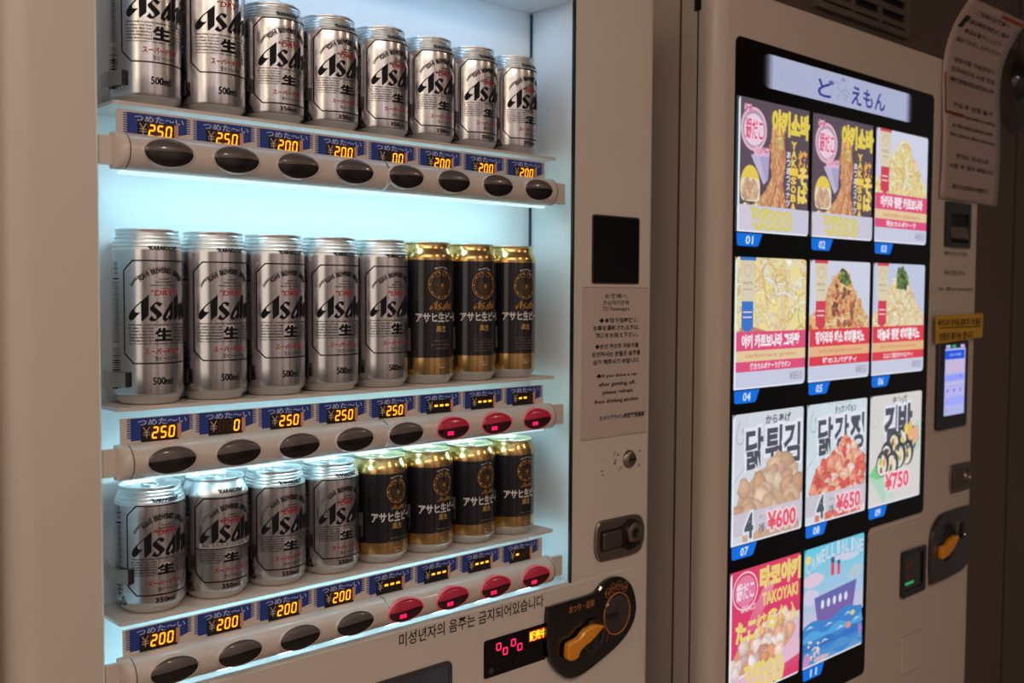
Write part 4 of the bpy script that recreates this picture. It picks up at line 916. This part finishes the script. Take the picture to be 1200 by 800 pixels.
# yellow sticker over the payment terminal
st = empty('yellow_sticker', (1703, YF, 16)); SO = (1703, YF, 16); tag(st, 'yellow sticker with two lines of Korean above the payment terminal', 'sticker')
mb = MB(); mb.prism_xz([(1593, 9), (1815, 17), (1816, 68), (1592, 66)], YF - 9.2, YF - 8.4); mb.build('sticker_sheet', YELLOW, st, SO)
ink = Ink(); ink.text('◀카드와 모바일 결제 후 거스름돈', 1600, 1806, 44, 58, (50, 30, 16), bold=.03); ink.rect(1610, 1806, 39.5, 42, (70, 30, 14)); ink.text('반환은 불가능 합니다.', 1610, 1770, 16, 31, (50, 30, 16), bold=.03)
ink.build('printed_text', PRINT, st, flat(YF - 9.2), SO)

# long laminated notice whose top curls forward off the food machine
cn = empty('curled_notice', (1745, YF - 5, 298)); CO = (1745, YF - 5, 298); tag(cn, 'long laminated notice hanging from the upper right corner, its top curling forward', 'notice')
def sheet(u, v, off=0.0):        # u 0..1 across, v height in mm from the bottom edge
    if v < 245: y, z = YF - 4 - 2 * math.sin(v / 60) , 299 + v
    else:
        t = (v - 245); y = YF - 4 - 2 * math.sin(245 / 60) - .0021 * t * t - .0 * t; z = 544 + t * (1 - .0009 * t)
    x = 1607 + 277 * u + (2 if v > 245 else 0) + 4 * math.sin(v / 90)
    s = -.00 if v < 245 else -.0042 * (v - 245)
    return (x, y - off, z + off * 0 + s * 0)
rows = [[sheet(i / 10, v) for i in range(11)] for v in [k * 14 for k in range(30)]]
mb = MB(); mb.grid(rows); sh_ = mb.build('laminated_sheet', LAMI, cn, CO)
md = sh_.modifiers.new('thickness', 'SOLIDIFY'); md.thickness = .0006; md.offset = 1
ink = Ink(); KK = (66, 46, 42)
LN = ['ご利用のお客様へ', '冷凍自動販売機のご案内', '商品は電子レンジで', '温めてお召し上がり下さい', '가열 후 드시기 바랍니다', '냉동식품 자동판매기', '전자레인지 사용 방법', '請使用微波爐加熱後食用', '購入後の返品はできません', '구입 후 반품 불가', 'Please heat before eating', 'in the microwave oven', 'No refund after purchase', '係員までお問い合わせ下さい', '문의는 안내소로', '사용 후 정리 바랍니다', 'Thank you for your cooperation', '飲食は指定の場所で']
random.seed(12)
for k, t in enumerate(LN):
    if k in (4, 8, 13, 16): continue
    v = 384 - k * 20.5 - (8 if k > 8 else 0); wd = min(.78, .05 * len(t) * (.55 if t.isascii() else 1.15) + .12)
    ink.text(t, (.5 - wd / 2) * 277, (.5 + wd / 2) * 277, v - 5, v + 5, KK, bold=.012)
ink.rect(6, 11, 172, 250, (110, 26, 24)); ink.rect(6, 92, 170, 175, (110, 26, 24)); ink.rect(160, 270, 392, 400, (150, 62, 34))
ink.build('printed_text', [PRINT], cn, lambda u, v, h: sheet(u / 277, v, .8 + h), CO, cuts=20)
mb = MB(); mb.box(1655, 1672, YF - 72, YF - 69, 618, 650); 
p0 = sheet(.14, 330)
mb = MB(); mb.grid([[sheet(.10, 372, .9), sheet(.17, 372, .9)], [sheet(.05, 345, .9), sheet(.12, 345, .9)]]); mb.build('black_tape', BLACK, cn, CO)

# ------------------------------------------------------------------ wall fittings
vt = empty('wall_vent', (1745, 196, 709)); VO = (1745, 196, 709); tag(vt, 'slatted air vent in the wall above the food vending machine', 'vent')
mb = MB(); frame_mb(mb, rrect(1540, 1950, 708, 1000, 4), rrect(1556, 1930, 722, 980, 3), 186, 200); mb.build('vent_frame', VENTM, vt, VO)
mb = MB(); mb.box(1556, 1930, 194, 197, 722, 980); mb.build('backing', BLACK, vt, VO)
for k in range(8):
    z = 732 + k * 30
    mb = MB(); mb.prism_xz([(1562, z - 6), (1925, z - 6), (1925, z + 9), (1562, z + 9)], 186, 190)
    for v in mb.v: v.y += (v.z - z) * .3
    mb.build('slat', VENTM, vt, VO)
for x in (1680, 1802):
    mb = MB(); mb.box(x, x + 10, 184, 193, 722, 980); mb.build('mullion', VENTM, vt, VO)
dv = empty('round_ceiling_speaker', (2640, 190, 700)); dv.name = 'wall_speaker'; DO = (2640, 190, 700); tag(dv, 'round dark fitting on the brown wall at the upper right edge', 'wall fitting')
mb = MB(); mb.lathe([(0, -20), (60, -24), (95, -18), (120, 0)], 2612, 674, 40, axis='y')
for v in mb.v: v.y += 199
mb.build('round_housing', mat('dark_brown_plastic', (64, 52, 44), .4), dv, DO)
mb = MB(); mb.lathe([(0, -52), (30, -50), (50, -38), (62, -22)], 2592, 700, 32, axis='y')
for v in mb.v: v.y += 199
mb.build('dark_dome', mat('dark_blue_dome', (22, 24, 32), .15, coat=.8), dv, DO)

# ------------------------------------------------------------------ hall downlights behind the camera
for k, (x, y) in enumerate(((-700, -1500), (700, -1700), (1900, -1500))):
    d = empty('downlight', (x, y, 1040)); tag(d, ['warm downlight left of the cans', 'warm downlight between the two machines', 'warm downlight before the food machine'][k], 'ceiling light', 'ceiling downlights')
    mb = MB(); mb.lathe([(45, 1056), (62, 1050), (64, 1058)], x, y, 32); mb.build('rim', STEEL, d, (x, y, 1040))
    mb = MB(); mb.lathe([(0, 1054), (46, 1054)], x, y, 32); mb.build('lamp_disc', mat('warm_lamp_glow', (255, 230, 190), .5, em=(255, 214, 160), es=22), d, (x, y, 1040))
    lamp('downlight_beam', (x, y, 1045), (x, y, 0), .09, .09, (1, .82, .62), 3.0, shape='DISK')
